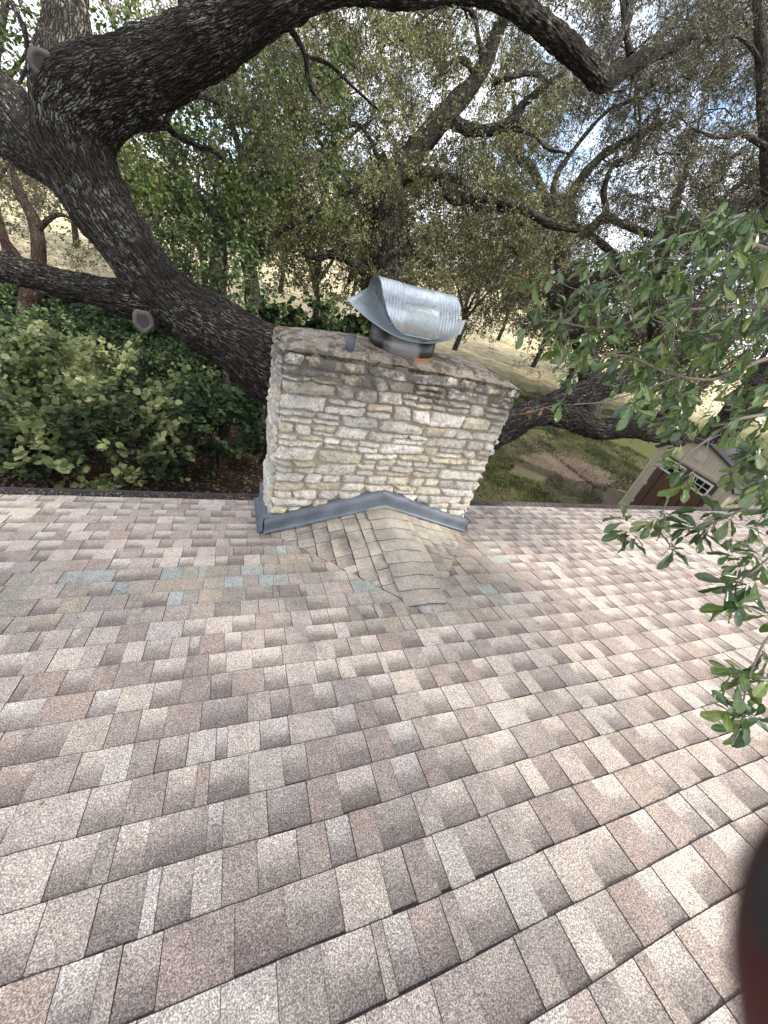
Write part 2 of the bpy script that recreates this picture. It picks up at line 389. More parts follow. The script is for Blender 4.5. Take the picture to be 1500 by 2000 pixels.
# body of the house
mb = MB(); mb.add([(-9, RIDGE_Y-4.6, -H0-TP*RIDGE_Y-TP*4.6), (13, RIDGE_Y-4.6, -H0-TP*RIDGE_Y-TP*4.6), (13, RIDGE_Y, -H0-TP*RIDGE_Y+.004), (-9, RIDGE_Y, -H0-TP*RIDGE_Y+.004),
        (-9, RIDGE_Y-4.6, -H0-TP*RIDGE_Y-TP*4.6-.05), (13, RIDGE_Y-4.6, -H0-TP*RIDGE_Y-TP*4.6-.05), (13, RIDGE_Y, -H0-TP*RIDGE_Y-.05), (-9, RIDGE_Y, -H0-TP*RIDGE_Y-.05)],
       [(0, 1, 2, 3), (4, 7, 6, 5), (0, 4, 5, 1), (0, 3, 7, 4), (1, 5, 6, 2)])
mb.build('roof_back', mat_plain('back shingles', (.3, .27, .25), .95, 0, .3, 30, .5), house)
mb = MB(); mb.prism([(-8.6, 2.75, -4.9), (-8.6, 2.75, -H0-TP*2.75-.05), (-8.6, RIDGE_Y, -H0-TP*RIDGE_Y-.05), (-8.6, -5.8, -2.35), (-8.6, -5.8, -4.9)], (21.2, 0, 0))
mb.build('wall', mat_plain('tan siding', (.42, .36, .29), .8, 0, .1, 6), house)
ez = -H0-TP*EY
mb = MB(); mb.box((2, EY-.02, ez-.11), (22, .03, .18)); mb.build('fascia', M['dark_metal'], roof)
def eave():
    n = 300; xs = np.linspace(-9, 13, n); p = np.c_[xs*6, xs*0, xs*0]; d = .003*fbm(p, 3)
    prof = [(EY-.012, -.012), (EY+.010, -.014), (EY+.016, -.03), (EY+.016, -.09), (EY+.02, -.095), (EY+.13, -.10), (EY+.135, -.02), (EY+.146, -.013), (EY+.150, -.02), (EY+.150, -.13), (EY+.0, -.135)]
    V = np.array([[x, y, ez+z+dd] for x, dd in zip(xs, d) for y, z in prof]); k = len(prof)
    i = np.arange(n-1)[:, None]*k+np.arange(k-1)[None]; Fc = np.stack([i, i+1, i+k+1, i+k], -1).reshape(-1, 4)
    npmesh('gutter', V, Fc, M['dark_metal'], roof)
eave()
def litter(name, n, fx, size, mat, label, cat):
    c = np.array([fx() for _ in range(n)]); a = RG.uniform(0, 6.28, n); s = RG.uniform(.5, 1, n)*size
    t = np.c_[np.cos(a), np.sin(a), RG.uniform(-.4, .4, n)]; b = np.c_[-np.sin(a), np.cos(a), RG.uniform(-.4, .4, n)]
    V = np.stack([c-t*s[:, None], c+b*s[:, None]*.4, c+t*s[:, None], c-b*s[:, None]*.4], 1).reshape(-1, 3)
    o = npmesh(name, V, np.arange(4*n).reshape(-1, 4), mat, fattr={'rnd': RG.random(n)}); tag(o, label, cat, kind='stuff'); return o
def gl():
    x = random.uniform(-3, 10); return (x, EY+random.uniform(.02, .13), ez-.085+random.uniform(0, .07))
litter('gutter_debris', 6500, gl, .016, M['debris'], 'dry leaf crumbs and twigs lying in the gutter', 'leaf litter')
def rl():
    x = random.uniform(-1.8, 4.5)
    y = random.choice([EY-abs(random.gauss(0, .04)), random.uniform(.3, 3.2)]) if random.random() < .93 else random.uniform(.3, 3.2)
    if random.random() < .62: y = EY-.01-abs(random.gauss(0, .03))
    return (x, y, -H0-TP*y+.014)
litter('roof_debris', 300, rl, .011, M['debris'], 'scattered bits of dry leaf lying on the shingles', 'leaf litter')

# ------------------------------------------------------------------ the chimney
CX0, CX1, CY0, CY1, CZ = .262, 2.155, 2.60, 3.22, -.615
def mat_stone():
    t = NT('limestone'); co = t.co.outputs['Object']; sep = t.n('SeparateXYZ', Vector=co)
    base = t.attr('Col', 'Color'); n1 = t.noise(9, 6, .65); n2 = t.noise(55, 5, .7); n3 = t.noise(3, 4, .6)
    c = t.mix(t.ramp(n2, (.32, .62), (.62, 1.12)), (0, 0, 0), base); c = t.mix(1.0, base, t.ramp(n2, (.3, .5), (.45, .95), (.62, 1.18)), 'MULTIPLY'); c = t.mix(1.0, c, t.ramp(t.noise(22, 6, .75), (.34, .62), (.5, 1.0), (.7, 1.15)), 'MULTIPLY')
    c = t.mix(t.math('MULTIPLY', t.ramp(n1, (.56, 0.0), (.68, 1.0)), .55), c, (.52, .40, .22))
    pit = t.ramp(t.noise(26, 6, .75), (.33, 1.0), (.43, 0.0))
    c = t.mix(t.math('MULTIPLY', pit, .7), c, (.12, .105, .09))
    hgt = t.ramp(t.math('ADD', t.math('MULTIPLY', t.math('ADD', sep.outputs[2], 1.25), 1.6), t.math('SUBTRACT', n3, .5)), (.30, 0.0), (.85, 1.0))
    st = t.math('MULTIPLY', hgt, t.ramp(t.noise(13, 7, .72), (.38, 0.05), (.52, 1.0)))
    c = t.mix(t.math('MULTIPLY', st, .95), c, t.mix(n2, (.06, .057, .052), (.24, .23, .205)))
    return t.bsdf(c, .92, normal=t.bump(t.math('ADD', t.noise(70, 5, .7), t.math('MULTIPLY', t.noise(24, 6, .7), 1.6)), 1.0, .012), spec=.2)
M['stone'] = mat_stone()
def mat_mortar():
    t = NT('mortar'); sep = t.n('SeparateXYZ', Vector=t.co.outputs['Object'])
    n = t.noise(120, 4, .7); c = t.mix(t.ramp(n, (.33, 0.0), (.66, 1.0)), (.27, .24, .19), (.58, .52, .43))
    hgt = t.ramp(t.math('ADD', t.math('MULTIPLY', t.math('ADD', sep.outputs[2], 1.35), 1.4), t.math('SUBTRACT', t.noise(4, 5, .6), .5)), (.1, 0.1), (.9, .75))
    c = t.mix(hgt, c, t.mix(n, (.06, .05, .042), (.17, .145, .12)))
    return t.bsdf(c, .96, normal=t.bump(t.noise(90, 5, .75), .9, .006), spec=.1)
M['mortar'] = mat_mortar()
STC = [(.80, .76, .67), (.78, .73, .63), (.82, .79, .71), (.76, .70, .57), (.77, .68, .51), (.72, .69, .63), (.82, .78, .69), (.68, .64, .55), (.78, .75, .69)]
def stones_face(org, U, Wd, N, seed, VV, FF, CC, z_low):
    """courses of rubble on a face; org top-left; U along, Wd downward, N outward"""
    rnd = random.Random(seed); Lx = U[1]; Uv = np.array(U[0]); Nv = np.array(N); org = np.array(org)
    w_ = 0.0; row = 0
    bnd = lambda i, u: .013*math.sin(u*3.1+i*.9)+.008*math.sin(u*8.3+i*1.3)
    while w_ < z_low:
        rh = rnd.uniform(.072, .125); u = -rnd.uniform(0, .02)
        
        while u < Lx-.01:
            wd = rnd.choice([rnd.uniform(.12, .2), rnd.uniform(.2, .34), rnd.uniform(.28, .46)])
            if Lx-(u+wd) < .08: wd = Lx-u+rnd.uniform(-.004, .012)
            cells = [(0, 1)]
            if rh > .092 and rnd.random() < .42 or rnd.random() < .06:
                q = rnd.uniform(.38, .62); cells = [(0, q), (q, 1)]
            for (qa, qb) in cells:
                parts = [(u, u+wd)]
                if wd > .3 and len(cells) > 1 and rnd.random() < .5:
                    m_ = u+wd*rnd.uniform(.35, .65); parts = [(u, m_), (m_, u+wd)]
                for (ua, ub) in parts:
                    gp = rnd.uniform(.006, .022); gq = rnd.uniform(.005, .018)
                    W = ub-ua-gp; hh = rh*(qb-qa)-gq
                    nu = max(6, int(W/.010)); nw = max(5, int(hh/.008))
                    a = np.linspace(-1, 1, nu+1); b = np.linspace(-1, 1, nw+1); Aa, Bb = np.meshgrid(a, b)
                    # rounded-rect mapping with ragged outline
                    ex = rnd.uniform(.02, .22); slant = rnd.uniform(-.022, .022); tw = rnd.uniform(-.34, .34)
                    uu = ua+gp/2+(Aa*(1-ex*.35*np.abs(Bb)**3*(hh/W))*.5+.5)*W+slant*Bb
                    ww = w_+rh*qa+gq/2+(Bb*(1-ex*1.6*np.abs(Aa)**5+tw*Aa*.5)*.5+.5)*hh
                    ww = ww+np.vectorize(lambda t_: bnd(row, t_))(uu)*(.5-.5*0)
                    s1 = seed*13+row*7; pp = np.stack([uu*14+s1, ww*14, uu*0+ua*31], -1)
                    edge = np.maximum(np.abs(Aa)**16, np.abs(Bb)**9)
                    uu = uu+.010*vnoise(pp*1.2+3)+.004*vnoise(pp*4+1); ww = ww+.008*vnoise(pp*1.3+9)+.003*vnoise(pp*5+2)
                    dep = rnd.uniform(.024, .052)
                    prof = dep*(1-edge*.9)*(1-.25*Bb*Bb)*(1-.12*Aa*Aa)+rnd.uniform(-.006, .006)*Bb
                    h = prof+.013*fbm(pp*2.6, 4, 4)*(1-.5*edge)-(edge > .999)*.010
                    h = h+np.abs(vnoise(pp*.9, 8))*.006
                    pts = org+uu[..., None]*Uv+np.array([0, 0, -1.])*ww[..., None]+h[..., None]*Nv
                    o = sum(len(x) for x in VV); VV.append(pts.reshape(-1, 3))
                    i = np.arange(nw)[:, None]*(nu+1)+np.arange(nu)[None]; FF.append((np.stack([i, i+1, i+nu+2, i+nu+1], -1).reshape(-1, 4))+o)
                    c = np.array(rnd.choice(STC))*rnd.uniform(.72, 1.08)
                    CC.append(np.tile(c, (pts.shape[0]*pts.shape[1], 1)))
            u += wd
        w_ += rh; row += 1
def chimney():
    mb = MB(); VV = []; FF = []; CC = []
    zt = CZ-.012; H = 1.75
    stones_face((CX0, CY0, zt), ((1, 0, 0), CX1-CX0), None, (0, -1, 0), 3, VV, FF, CC, H)
    stones_face((CX0, CY1, zt), ((0, -1, 0), CY1-CY0), None, (-1, 0, 0), 5, VV, FF, CC, H)
    stones_face((CX1, CY0, zt), ((0, 1, 0), CY1-CY0), None, (1, 0, 0), 8, VV, FF, CC, H)
    stones_face((CX1, CY1, zt), ((-1, 0, 0), CX1-CX0), None, (0, 1, 0), 9, VV, FF, CC, 2.2)
    ch = npmesh('chimney', np.concatenate(VV), np.concatenate(FF), M['stone'], house, smooth=True, vcol=np.concatenate(CC))
    ch['label'] = 'broad chimney of rough cream limestone rubble, weathered grey towards the top'
    # mortar body: gridded box with a little relief
    def sheet(o, u, lu, d, ld, n, s, V, Fc):
        nu, nw = int(lu/.012), int(ld/.012); a, b = np.meshgrid(np.linspace(0, lu, nu+1), np.linspace(0, ld, nw+1))
        p = np.array(o)+a[..., None]*np.array(u)+b[..., None]*np.array(d)
        p = p+(.007*fbm(p*22, 3, s)+.004)[..., None]*np.array(n); off = sum(len(x) for x in V); V.append(p.reshape(-1, 3))
        i = np.arange(nw)[:, None]*(nu+1)+np.arange(nu)[None]; Fc.append(np.stack([i, i+1, i+nu+2, i+nu+1], -1).reshape(-1, 4)+off)
    V = []; Fc = []; lx, ly = CX1-CX0, CY1-CY0
    sheet((CX0, CY0, CZ), (1, 0, 0), lx, (0, 0, -1), 1.75, (0, -1, 0), 1, V, Fc); sheet((CX0, CY1, CZ), (0, -1, 0), ly, (0, 0, -1), 2.2, (-1, 0, 0), 2, V, Fc)
    sheet((CX1, CY0, CZ), (0, 1, 0), ly, (0, 0, -1), 1.75, (1, 0, 0), 3, V, Fc); sheet((CX1, CY1, CZ), (-1, 0, 0), lx, (0, 0, -1), 2.2, (0, 1, 0), 4, V, Fc)
    npmesh('mortar', np.concatenate(V), np.concatenate(Fc), M['mortar'], ch, smooth=True)
    # crown: mounded slab
    nx_, ny_ = 150, 60; a, b = np.meshgrid(np.linspace(-1, 1, nx_), np.linspace(-1, 1, ny_))
    ov = .022
    rag = .03*fbm(np.stack([a*14, b*6, a*0], -1), 3, 6)
    x = (CX0+CX1)/2+a*(lx/2+ov)+np.sign(a)*np.abs(a)**8*rag; y = (CY0+CY1)/2+b*(ly/2+ov)+np.sign(b)*np.abs(b)**8*rag*1.3
    m_ = np.maximum(np.abs(a)**10, np.abs(b)**7)
    z = CZ-.008+.055*(1-np.abs(a)**2.6)*(1-.55*np.abs(b)**2)+.028*(1-m_)+.012*fbm(np.stack([x*5, y*5, x*0], -1), 4, 2)-.012*m_
    z = z+.004*fbm(np.stack([x*60, y*60, x*0], -1), 3, 3)
    top = np.stack([x, y, z], -1).reshape(-1, 3); i = np.arange(ny_-1)[:, None]*nx_+np.arange(nx_-1)[None]
    Fc = np.stack([i, i+1, i+nx_+1, i+nx_], -1).reshape(-1, 4)
    ring = list(range(nx_))+[nx_*(k+1)-1 for k in range(1, ny_)]+list(range(nx_*ny_-2, nx_*(ny_-1)-1, -1))+[nx_*k for k in range(ny_-2, 0, -1)]
    low = top[ring].copy(); cx, cy = (CX0+CX1)/2, (CY0+CY1)/2
    low[:, 2] -= .03+.04*fbm(low*11, 3, 5); low[:, 0] += (cx-low[:, 0])*.008; low[:, 1] += (cy-low[:, 1])*.02
    off = len(top); n = len(ring); q = np.array([[ring[k], ring[(k+1) % n], off+(k+1) % n, off+k] for k in range(n)])
    low2 = low.copy(); low2[:, 0] += (cx-low2[:, 0])*.06; low2[:, 1] += (cy-low2[:, 1])*.16
    q2 = np.array([[off+k, off+(k+1) % n, off+n+(k+1) % n, off+n+k] for k in range(n)])
    t = NT('crown mortar'); g = t.noise(110, 4, .7); n1 = t.noise(5, 6, .65); n2 = t.noise(17, 6, .7)
    c = t.mix(t.ramp(g, (.33, 0.0), (.66, 1.0)), (.19, .16, .125), (.50, .44, .36))
    c = t.mix(t.math('MULTIPLY', t.ramp(t.noise(8, 7, .75), (.47, 0.0), (.55, 1.0)), .85), c, t.mix(g, (.05, .04, .032), (.19, .15, .115)))
    c = t.mix(t.math('MULTIPLY', t.ramp(n2, (.56, 0.0), (.62, 1.0)), .75), c, (.46, .45, .40))
    mm = t.bsdf(c, .97, normal=t.bump(t.math('ADD', g, n2), .9, .008), spec=.1)
    o = npmesh('crown', np.concatenate([top, low, low2]), np.concatenate([Fc, q, q2]), mm, ch, smooth=True)
    o['label'] = 'mounded brown mortar slab spotted with dark lichen on top of the chimney'
    return ch
ch = chimney()
# flashing: front apron following the cricket, and the left side
def strip(name, pts_bot, pts_top, yoff, foot, mat, parent, seed, n=90, axis=1):
    def lerp(pts, t):
        s = t*(len(pts)-1); i = min(int(s), len(pts)-2); f = s-i
        return np.array(pts[i])*(1-f)+np.array(pts[i+1])*f
    V = []; out_ = np.array([0, -1, 0.]) if axis == 1 else np.array([-1., 0, 0])
    for k in range(n+1):
        t = k/n; b = lerp(pts_bot, t); tp = lerp(pts_top, t); nz = .006*float(fbm(np.array([[t*26, seed, 0.]]), 3)[0])
        buck = .004*float(vnoise(np.array([[t*7, seed, 1.]]))[0])
        V += [b+out_*foot*1.0+np.array([0, 0, .008]), b+out_*(foot*.35)+np.array([0, 0, .014]), b+out_*.006+np.array([0, 0, .026]), b*.5+tp*.5+out_*(.004+buck), tp+out_*.002+np.array([0, 0, nz]), tp-out_*.05+np.array([0, 0, nz+.004])]
    k = 6; i = np.arange(n)[:, None]*k+np.arange(k-1)[None]
    return npmesh(name, np.array(V), np.stack([i, i+1, i+k+1, i+k], -1).reshape(-1, 4), mat, parent, smooth=True)
yf = CY0-.060
def rz(y): return -H0-TP*y
fb = [(CX0-.064, yf, rz(yf)+.012), (AX, yf, -1.825+.008), (CX1+.058, yf, rz(yf)+.012)]
ftp = [(CX0-.060, yf, rz(yf)+.155), (AX-.02, yf, -1.825+.165), (CX1+.055, yf, rz(yf)+.14)]
fl = strip('flashing', fb, ftp, 0, .03, M['flash'], ch, 1, 120); fl['label'] = 'blue grey metal flashing bent over the peak of the diverter at the chimney foot'
xl = CX0-.066
fl2 = strip('flashing', [(xl, yf-.004, rz(yf)+.012), (xl, EY+.03, rz(EY)+.012)], [(xl, yf-.004, rz(yf)+.17), (xl, EY+.03, rz(EY)+.21)], 0, .05, M['flash'], ch, 4, 50, axis=0)
xr = CX1+.062
fl3 = strip('flashing', [(xr+.004, yf-.004, rz(yf)+.012), (xr+.004, EY+.03, rz(EY)+.012)], [(xr+.004, yf-.004, rz(yf)+.13), (xr+.004, EY+.03, rz(EY)+.13)], 0, -.05, M['flash'], ch, 6, 50, axis=0)
def bead():
    V = []; Fc = []
    n = 220; k = 6
    for j in range(n+1):
        t = j/n; s = t*2; i = min(int(s), 1); f = s-i; p = np.array(ftp[i])*(1-f)+np.array(ftp[i+1])*f
        r = .006+.004*float(fbm(np.array([[t*60, 3., 0.]]), 2)[0]); wz = .009*float(fbm(np.array([[t*26, 1., 0.]]), 3)[0])
        for q in range(k):
            a = q/k*6.283; V.append((p[0], p[1]+.004+math.cos(a)*r*1.3, p[2]+wz+.002+math.sin(a)*r))
    i = np.arange(n)[:, None]*k; q = np.arange(k)[None]; Fc = np.stack([i+q, i+(q+1) % k, i+k+(q+1) % k, i+k+q], -1).reshape(-1, 4)
    npmesh('sealant', np.array(V), Fc, M['sealant'], ch, smooth=True)
bead()
# flue collar, clay liner, vent pipe
def tube(c, r0, r1, z0, z1, th, n=64, sy=1.0):
    V = []; prof = [(r0, z0), (r1, z1), (r1-th, z1), (r0-th, z0)]
    for k in range(n):
        a = k/n*6.283185
        for r, z in prof: V.append((c[0]+math.cos(a)*r, c[1]+math.sin(a)*r*sy, z))
    Fc = [[k*4+j, ((k+1) % n)*4+j, ((k+1) % n)*4+(j+1) % 4, k*4+(j+1) % 4] for k in range(n) for j in range(4)]
    return np.array(V), np.array(Fc)
t = NT('black painted collar'); pz = t.ramp(t.noise(5.5, 2, .4), (.46, 0.0), (.56, 1.0))
sep = t.n('SeparateXYZ', Vector=t.co.outputs['Object'])
pm = t.ramp(t.math('ABSOLUTE', t.math('SUBTRACT', t.math('ADD', sep.outputs[0], t.math('MULTIPLY', t.math('SUBTRACT', t.noise(14, 4), .5), .10)), 1.10)), (.09, 1.0), (.13, 0.0))
c = t.mix(pm, (.018, .019, .021), (.21, .215, .215)); cm = t.bsdf(c, .33, .2, spec=.6)
V, Fc = tube((1.16, 2.88), .262, .258, -.60, -.425, .006, sy=.9); o = npmesh('flue_collar', V, Fc, cm, ch, smooth=True); o['label'] = 'black painted metal collar with a greyish rubbed patch'
V, Fc = tube((1.165, 2.875),   .258, .254, -.64, -.546, .03, sy=.9); npmesh('clay_liner', V+np.array([.007, 0, 0]), Fc, M['clay'], ch)
V, Fc = tube((.70, 2.66), .034, .033, -.60, -.475, .005, 28); V2 = V.copy()
o = npmesh('vent_pipe', V, Fc, mat_plain('grey pipe', (.10, .11, .13), .5, 0, .15, 20), ch, smooth=False)
V, Fc = tube((.70, 2.66), .0285, .0285, -.60, -.478, .0284, 28); npmesh('pipe_plug', V, Fc, mat_plain('pipe plug', (.08, .09, .1), .6), ch)
# galvanised cowl: an arched hood crossed over an upturned scoop
def mat_galv(name, r0=.26, met=.92):
    t = NT(name); n1 = t.noise(2.5, 4, .6); sp = t.n('TexVoronoi', Scale=55); t.t.links.new(t.co.outputs['Object'], sp.inputs['Vector'])
    s = t.n('SeparateColor'); t.t.links.new(sp.outputs['Color'], s.inputs[0])
    c = t.mix(s.outputs[0], (.42, .48, .52), (.56, .63, .67)); c = t.mix(t.math('MULTIPLY', t.ramp(n1, (.45, 0.0), (.7, 1.0)), .5), c, (.26, .28, .29))
    dirt = t.ramp(t.noise(30, 6, .8), (.62, 0.0), (.70, 1.0)); c = t.mix(t.math('MULTIPLY', dirt, .5), c, (.2, .19, .18))
    r = t.math('ADD', t.math('MULTIPLY', s.outputs[1], .12), t.math('MULTIPLY', n1, .2))
    return t.bsdf(c, t.math('ADD', r, r0-.1), met, normal=t.bump(t.noise(14, 3, .5), .12, .01))
M['galv'] = mat_galv('galvanised sheet', .30); M['galv_dull'] = mat_galv('dull galvanised sheet', .52, .62)
def sheet_mesh(fn, na, nb, th):
    a, b = np.meshgrid(np.linspace(-1, 1, na), np.linspace(-1, 1, nb)); p = fn(a, b)
    du = np.gradient(p, axis=1); dv = np.gradient(p, axis=0); n = np.cross(du, dv); n /= np.linalg.norm(n, axis=-1, keepdims=True)+1e-9
    q = p-n*th; V = np.concatenate([p.reshape(-1, 3), q.reshape(-1, 3)]); N_ = na*nb
    i = np.arange(nb-1)[:, None]*na+np.arange(na-1)[None]; Fc = np.stack([i, i+1, i+na+1, i+na], -1).reshape(-1, 4)
    ring = list(range(na))+[na*(k+1)-1 for k in range(1, nb)]+list(range(N_-2, na*(nb-1)-1, -1))+[na*k for k in range(nb-2, 0, -1)]
    e = np.array([[ring[k], ring[(k+1) % len(ring)], N_+ring[(k+1) % len(ring)], N_+ring[k]] for k in range(len(ring))])
    return V, np.concatenate([Fc, Fc[:, ::-1]+N_, e])
def hood(a, b):
    # a along the axis (world X), b round the arch; the two drooping skirts have rounded corners
    ab = np.abs(b); half = .308*np.sqrt(np.clip(1-(np.clip(ab-.26, 0, .74)/.77)**2.7, 0, 1))
    x = 1.178+a*half
    ang = b*math.radians(106); R = .235
    rib = .0052*(np.cos(np.clip((np.abs(x-1.178)-.12)/.024, 0, 99)*math.pi*1.0)**2)*(np.abs(x-1.178) > .132)*(ab < .97)
    R = R+rib
    y = 2.90+np.sin(ang)*R*1.05*(1); z = -.345+np.cos(ang)*R*.95
    low = np.clip(np.abs(ang)-math.pi/2, 0, 9)
    y = np.where(np.abs(ang) > math.pi/2, 2.90+np.sign(b)*(R*1.05-low*low*R*.8), y)
    z = np.where(np.abs(ang) > math.pi/2, -.345-low*R*1.02, z)
    return np.stack([x, y, z], -1)
V, Fc = sheet_mesh(hood, 120, 90, .0015)
o = npmesh('cowl_hood', V, Fc, M['galv'], ch, smooth=True); o['label'] = 'ribbed arched upper sheet of the cowl'
SR = math.radians(-14)
def scoop(a, b):
    # a across (roughly X), b along the trough; opens upward, wings flare out left and right
    t_ = (b+1)/2; C_ = lambda n, f: np.array(n)[None, None]*(1-t_[..., None])+np.array(f)[None, None]*t_[..., None]
    m0 = C_((1.13, 2.62, -.438), (1.20, 3.13, -.44)); l = C_((.645, 2.74, -.288), (.90, 3.06, -.185)); r = C_((1.58, 2.79, -.345), (1.72, 3.02, -.262))
    e = np.where((a < 0)[..., None], l, r); k = np.abs(a)[..., None]
    p = m0*(1-k)+e*k; q = m0[..., 2]+(e[..., 2]-m0[..., 2])*np.abs(a)**1.9
    y = p[..., 1]-.05*np.sin(np.clip(np.abs(a), 0, 1)*math.pi)*(b < 0)*np.abs(b)
    q = q+.006*np.exp(-((np.abs(a)-.95)/.02)**2)
    return np.stack([p[..., 0]+a*0, y, q], -1)
V, Fc = sheet_mesh(scoop, 110, 40, .0015)
o = npmesh('cowl_scoop', V, Fc, M['galv_dull'], ch, smooth=True); o['label'] = 'upturned lower sheet of the cowl with flared wings'
# ------------------------------------------------------------------ trees
def limb_mesh(path, rad, nseg, step, bark_amp, seed, VV, FF, UU):
    """path (n,3), rad (n): Catmull-Rom resampled tube with UV in metres and bark relief"""
    path = np.asarray(path, float); rad = np.asarray(rad, float); n = len(path)
    pts = []; rr = []
    ext = np.vstack([2*path[0]-path[1], path, 2*path[-1]-path[-2]])
    for i in range(n-1):
        p0, p1, p2, p3 = ext[i:i+4]; m = max(2, int(np.linalg.norm(p2-p1)/step))
        for k in range(m):
            t = k/m
            pts.append(.5*((2*p1)+(-p0+p2)*t+(2*p0-5*p1+4*p2-p3)*t*t+(-p0+3*p1-3*p2+p3)*t**3)); tt = t*t*(3-2*t); rr.append(rad[i]*(1-tt)+rad[i+1]*tt)
    pts.append(path[-1]); rr.append(rad[-1]); pts = np.array(pts); rr = np.array(rr)
    T = np.gradient(pts, axis=0); T /= np.linalg.norm(T, axis=1, keepdims=True)+1e-9
    nrm = np.cross(T[0], [0.3, .1, 1]); nrm /= np.linalg.norm(nrm); Ns = []
    for t in T:
        nrm = nrm-t*(nrm@t); nrm /= np.linalg.norm(nrm)+1e-9; Ns.append(nrm)
    Ns = np.array(Ns); Bs = np.cross(T, Ns); a = np.linspace(0, 2*math.pi, nseg+1)[None, :]
    D = np.cos(a)[..., None]*Ns[:, None]+np.sin(a)[..., None]*Bs[:, None]
    Lc = np.concatenate([[0], np.cumsum(np.linalg.norm(np.diff(pts, axis=0), axis=1))])
    base = pts[:, None]+D*rr[:, None, None]
    if bark_amp > 0:
        lump = fbm(base*2.2, 3, seed)*rr[:, None]*.22
        f1 = 1-np.abs(fbm(np.stack([np.cos(a)*rr[:, None]*24, np.sin(a)*rr[:, None]*24, np.broadcast_to(Lc[:, None]*7, (len(pts), nseg+1))], -1), 2, seed+4))*3.4
        lump = lump+np.clip(f1, -.4, 1)*-bark_amp
        base = base+D*lump[..., None]
    o = sum(len(v) for v in VV); VV.append(base.reshape(-1, 3)); k = nseg+1
    i = np.arange(len(pts)-1)[:, None]*k+np.arange(nseg)[None]
    q = np.stack([i, i+1, i+k+1, i+k], -1).reshape(-1, 4); FF.append(q+o)
    uvv = np.stack([np.broadcast_to(a/6.2832*2*math.pi*rr.mean(), (len(pts), k)), np.broadcast_to(Lc[:, None], (len(pts), k))], -1).reshape(-1, 2)
    UU.append(uvv[q.ravel()])
def px_path(lst, wmul=1.0, dofs=0.0):
    """(px,py,depth,width in px) -> points and radii"""
    pts = np.array([P(a, b, d+dofs) for a, b, d, w_ in lst]); rad = []
    for a, b, d, w_ in lst:
        r2 = (a-750)**2+(b-1000)**2; s = math.sqrt(1+r2/F/F); rad.append(w_*.5/F*(d+dofs)*wmul/math.sqrt(s))
    return pts, np.array(rad)
def grow(limbs, attr, step=.22, jit=.06, droop=0.0, rmax=.06, seed=1, tip=.0032, k=2.3):
    """attach every attractor to the nearest node of the growing skeleton; returns twig chains"""
    rg = np.random.default_rng(seed)
    nodes = []
    for pts, rad in limbs:
        for i in range(len(pts)-1):
            m = max(1, int(np.linalg.norm(pts[i+1]-pts[i])/.15))
            for q in range(m): nodes.append(pts[i]+(pts[i+1]-pts[i])*q/m)
        nodes.append(pts[-1])
    N0 = len(nodes); cap = N0+len(attr)*14; NP = np.zeros((cap, 3)); NP[:N0] = nodes; par = np.full(cap, -1); cnt = N0
    pen = np.zeros(cap); 
    d0 = np.array([np.min(np.linalg.norm(NP[:N0]-a, axis=1)) for a in attr]); order = np.argsort(d0)
    tips = []
    for ai in order:
        a = attr[ai]; d = np.linalg.norm(NP[:cnt]-a, axis=1)+pen[:cnt]; j = int(np.argmin(d)); p = NP[j]; dist = np.linalg.norm(a-p)
        m = min(12, max(1, int(dist/step))); prev = j; off = rg.normal(0, 1, 3)*dist*.10; off2 = rg.normal(0, 1, 3)*dist*.05
        for q in range(1, m+1):
            t = q/m; pt = p+(a-p)*t+off*math.sin(t*math.pi)+off2*math.sin(t*6.28)+rg.normal(0, jit, 3)*(1 if q < m else 0)
            pt[2] -= droop*math.sin(t*math.pi)*dist
            NP[cnt] = pt; par[cnt] = prev; pen[cnt] = 0; prev = cnt; cnt += 1
        tips.append(prev)
    NP = NP[:cnt]; par = par[:cnt]
    w_ = np.zeros(cnt)
    for i in range(cnt-1, N0-1, -1):
        if w_[i] == 0: w_[i] = tip**k
        if par[i] >= N0: w_[par[i]] += w_[i]
    rad = np.minimum(w_**(1/k), rmax)
    kids = [[] for _ in range(cnt)]
    for i in range(N0, cnt): kids[par[i]].append(i)
    chains = []
    starts = [i for i in range(N0, cnt) if par[i] < N0]
    while starts:
        s = starts.pop(); ch_ = [par[s], s]; r = [rad[s], rad[s]]; c = s
        while kids[c]:
            ks = sorted(kids[c], key=lambda q: -rad[q]); c2 = ks[0]
            for o in ks[1:]: starts.append(o)
            ch_.append(c2); r.append(rad[c2]); c = c2
        chains.append((NP[ch_], np.array(r)))
    return chains, NP[tips]
def chain_tubes(chains, VV, FF, UU, ns=5):
    for pts, r in chains:
        k = 3 if r.max() < .006 else (4 if r.max() < .012 else (6 if r.max() < .03 else 9))
        r = r.copy(); r[-1] *= .5
        T = np.gradient(pts, axis=0); T /= np.linalg.norm(T, axis=1, keepdims=True)+1e-9
        ref = np.array([.31, .17, .93]); A = np.cross(T, ref); A /= np.linalg.norm(A, axis=1, keepdims=True)+1e-9; B = np.cross(T, A)
        a = np.linspace(0, 2*math.pi, k, endpoint=False)
        V = pts[:, None]+(np.cos(a)[None, :, None]*A[:, None]+np.sin(a)[None, :, None]*B[:, None])*r[:, None, None]
        o = sum_len(VV); VV.append(V.reshape(-1, 3)); n = len(pts)
        i = np.arange(n-1)[:, None]*k; q = np.arange(k)[None]
        f = np.stack([i+q, i+(q+1) % k, i+k+(q+1) % k, i+k+q], -1).reshape(-1, 4); FF.append(f+o)
        Lc = np.concatenate([[0], np.cumsum(np.linalg.norm(np.diff(pts, axis=0), axis=1))])
        uv = np.stack([np.broadcast_to(a*r.mean(), (n, k)), np.broadcast_to(Lc[:, None], (n, k))], -1).reshape(-1, 2); UU.append(uv[f.ravel()])
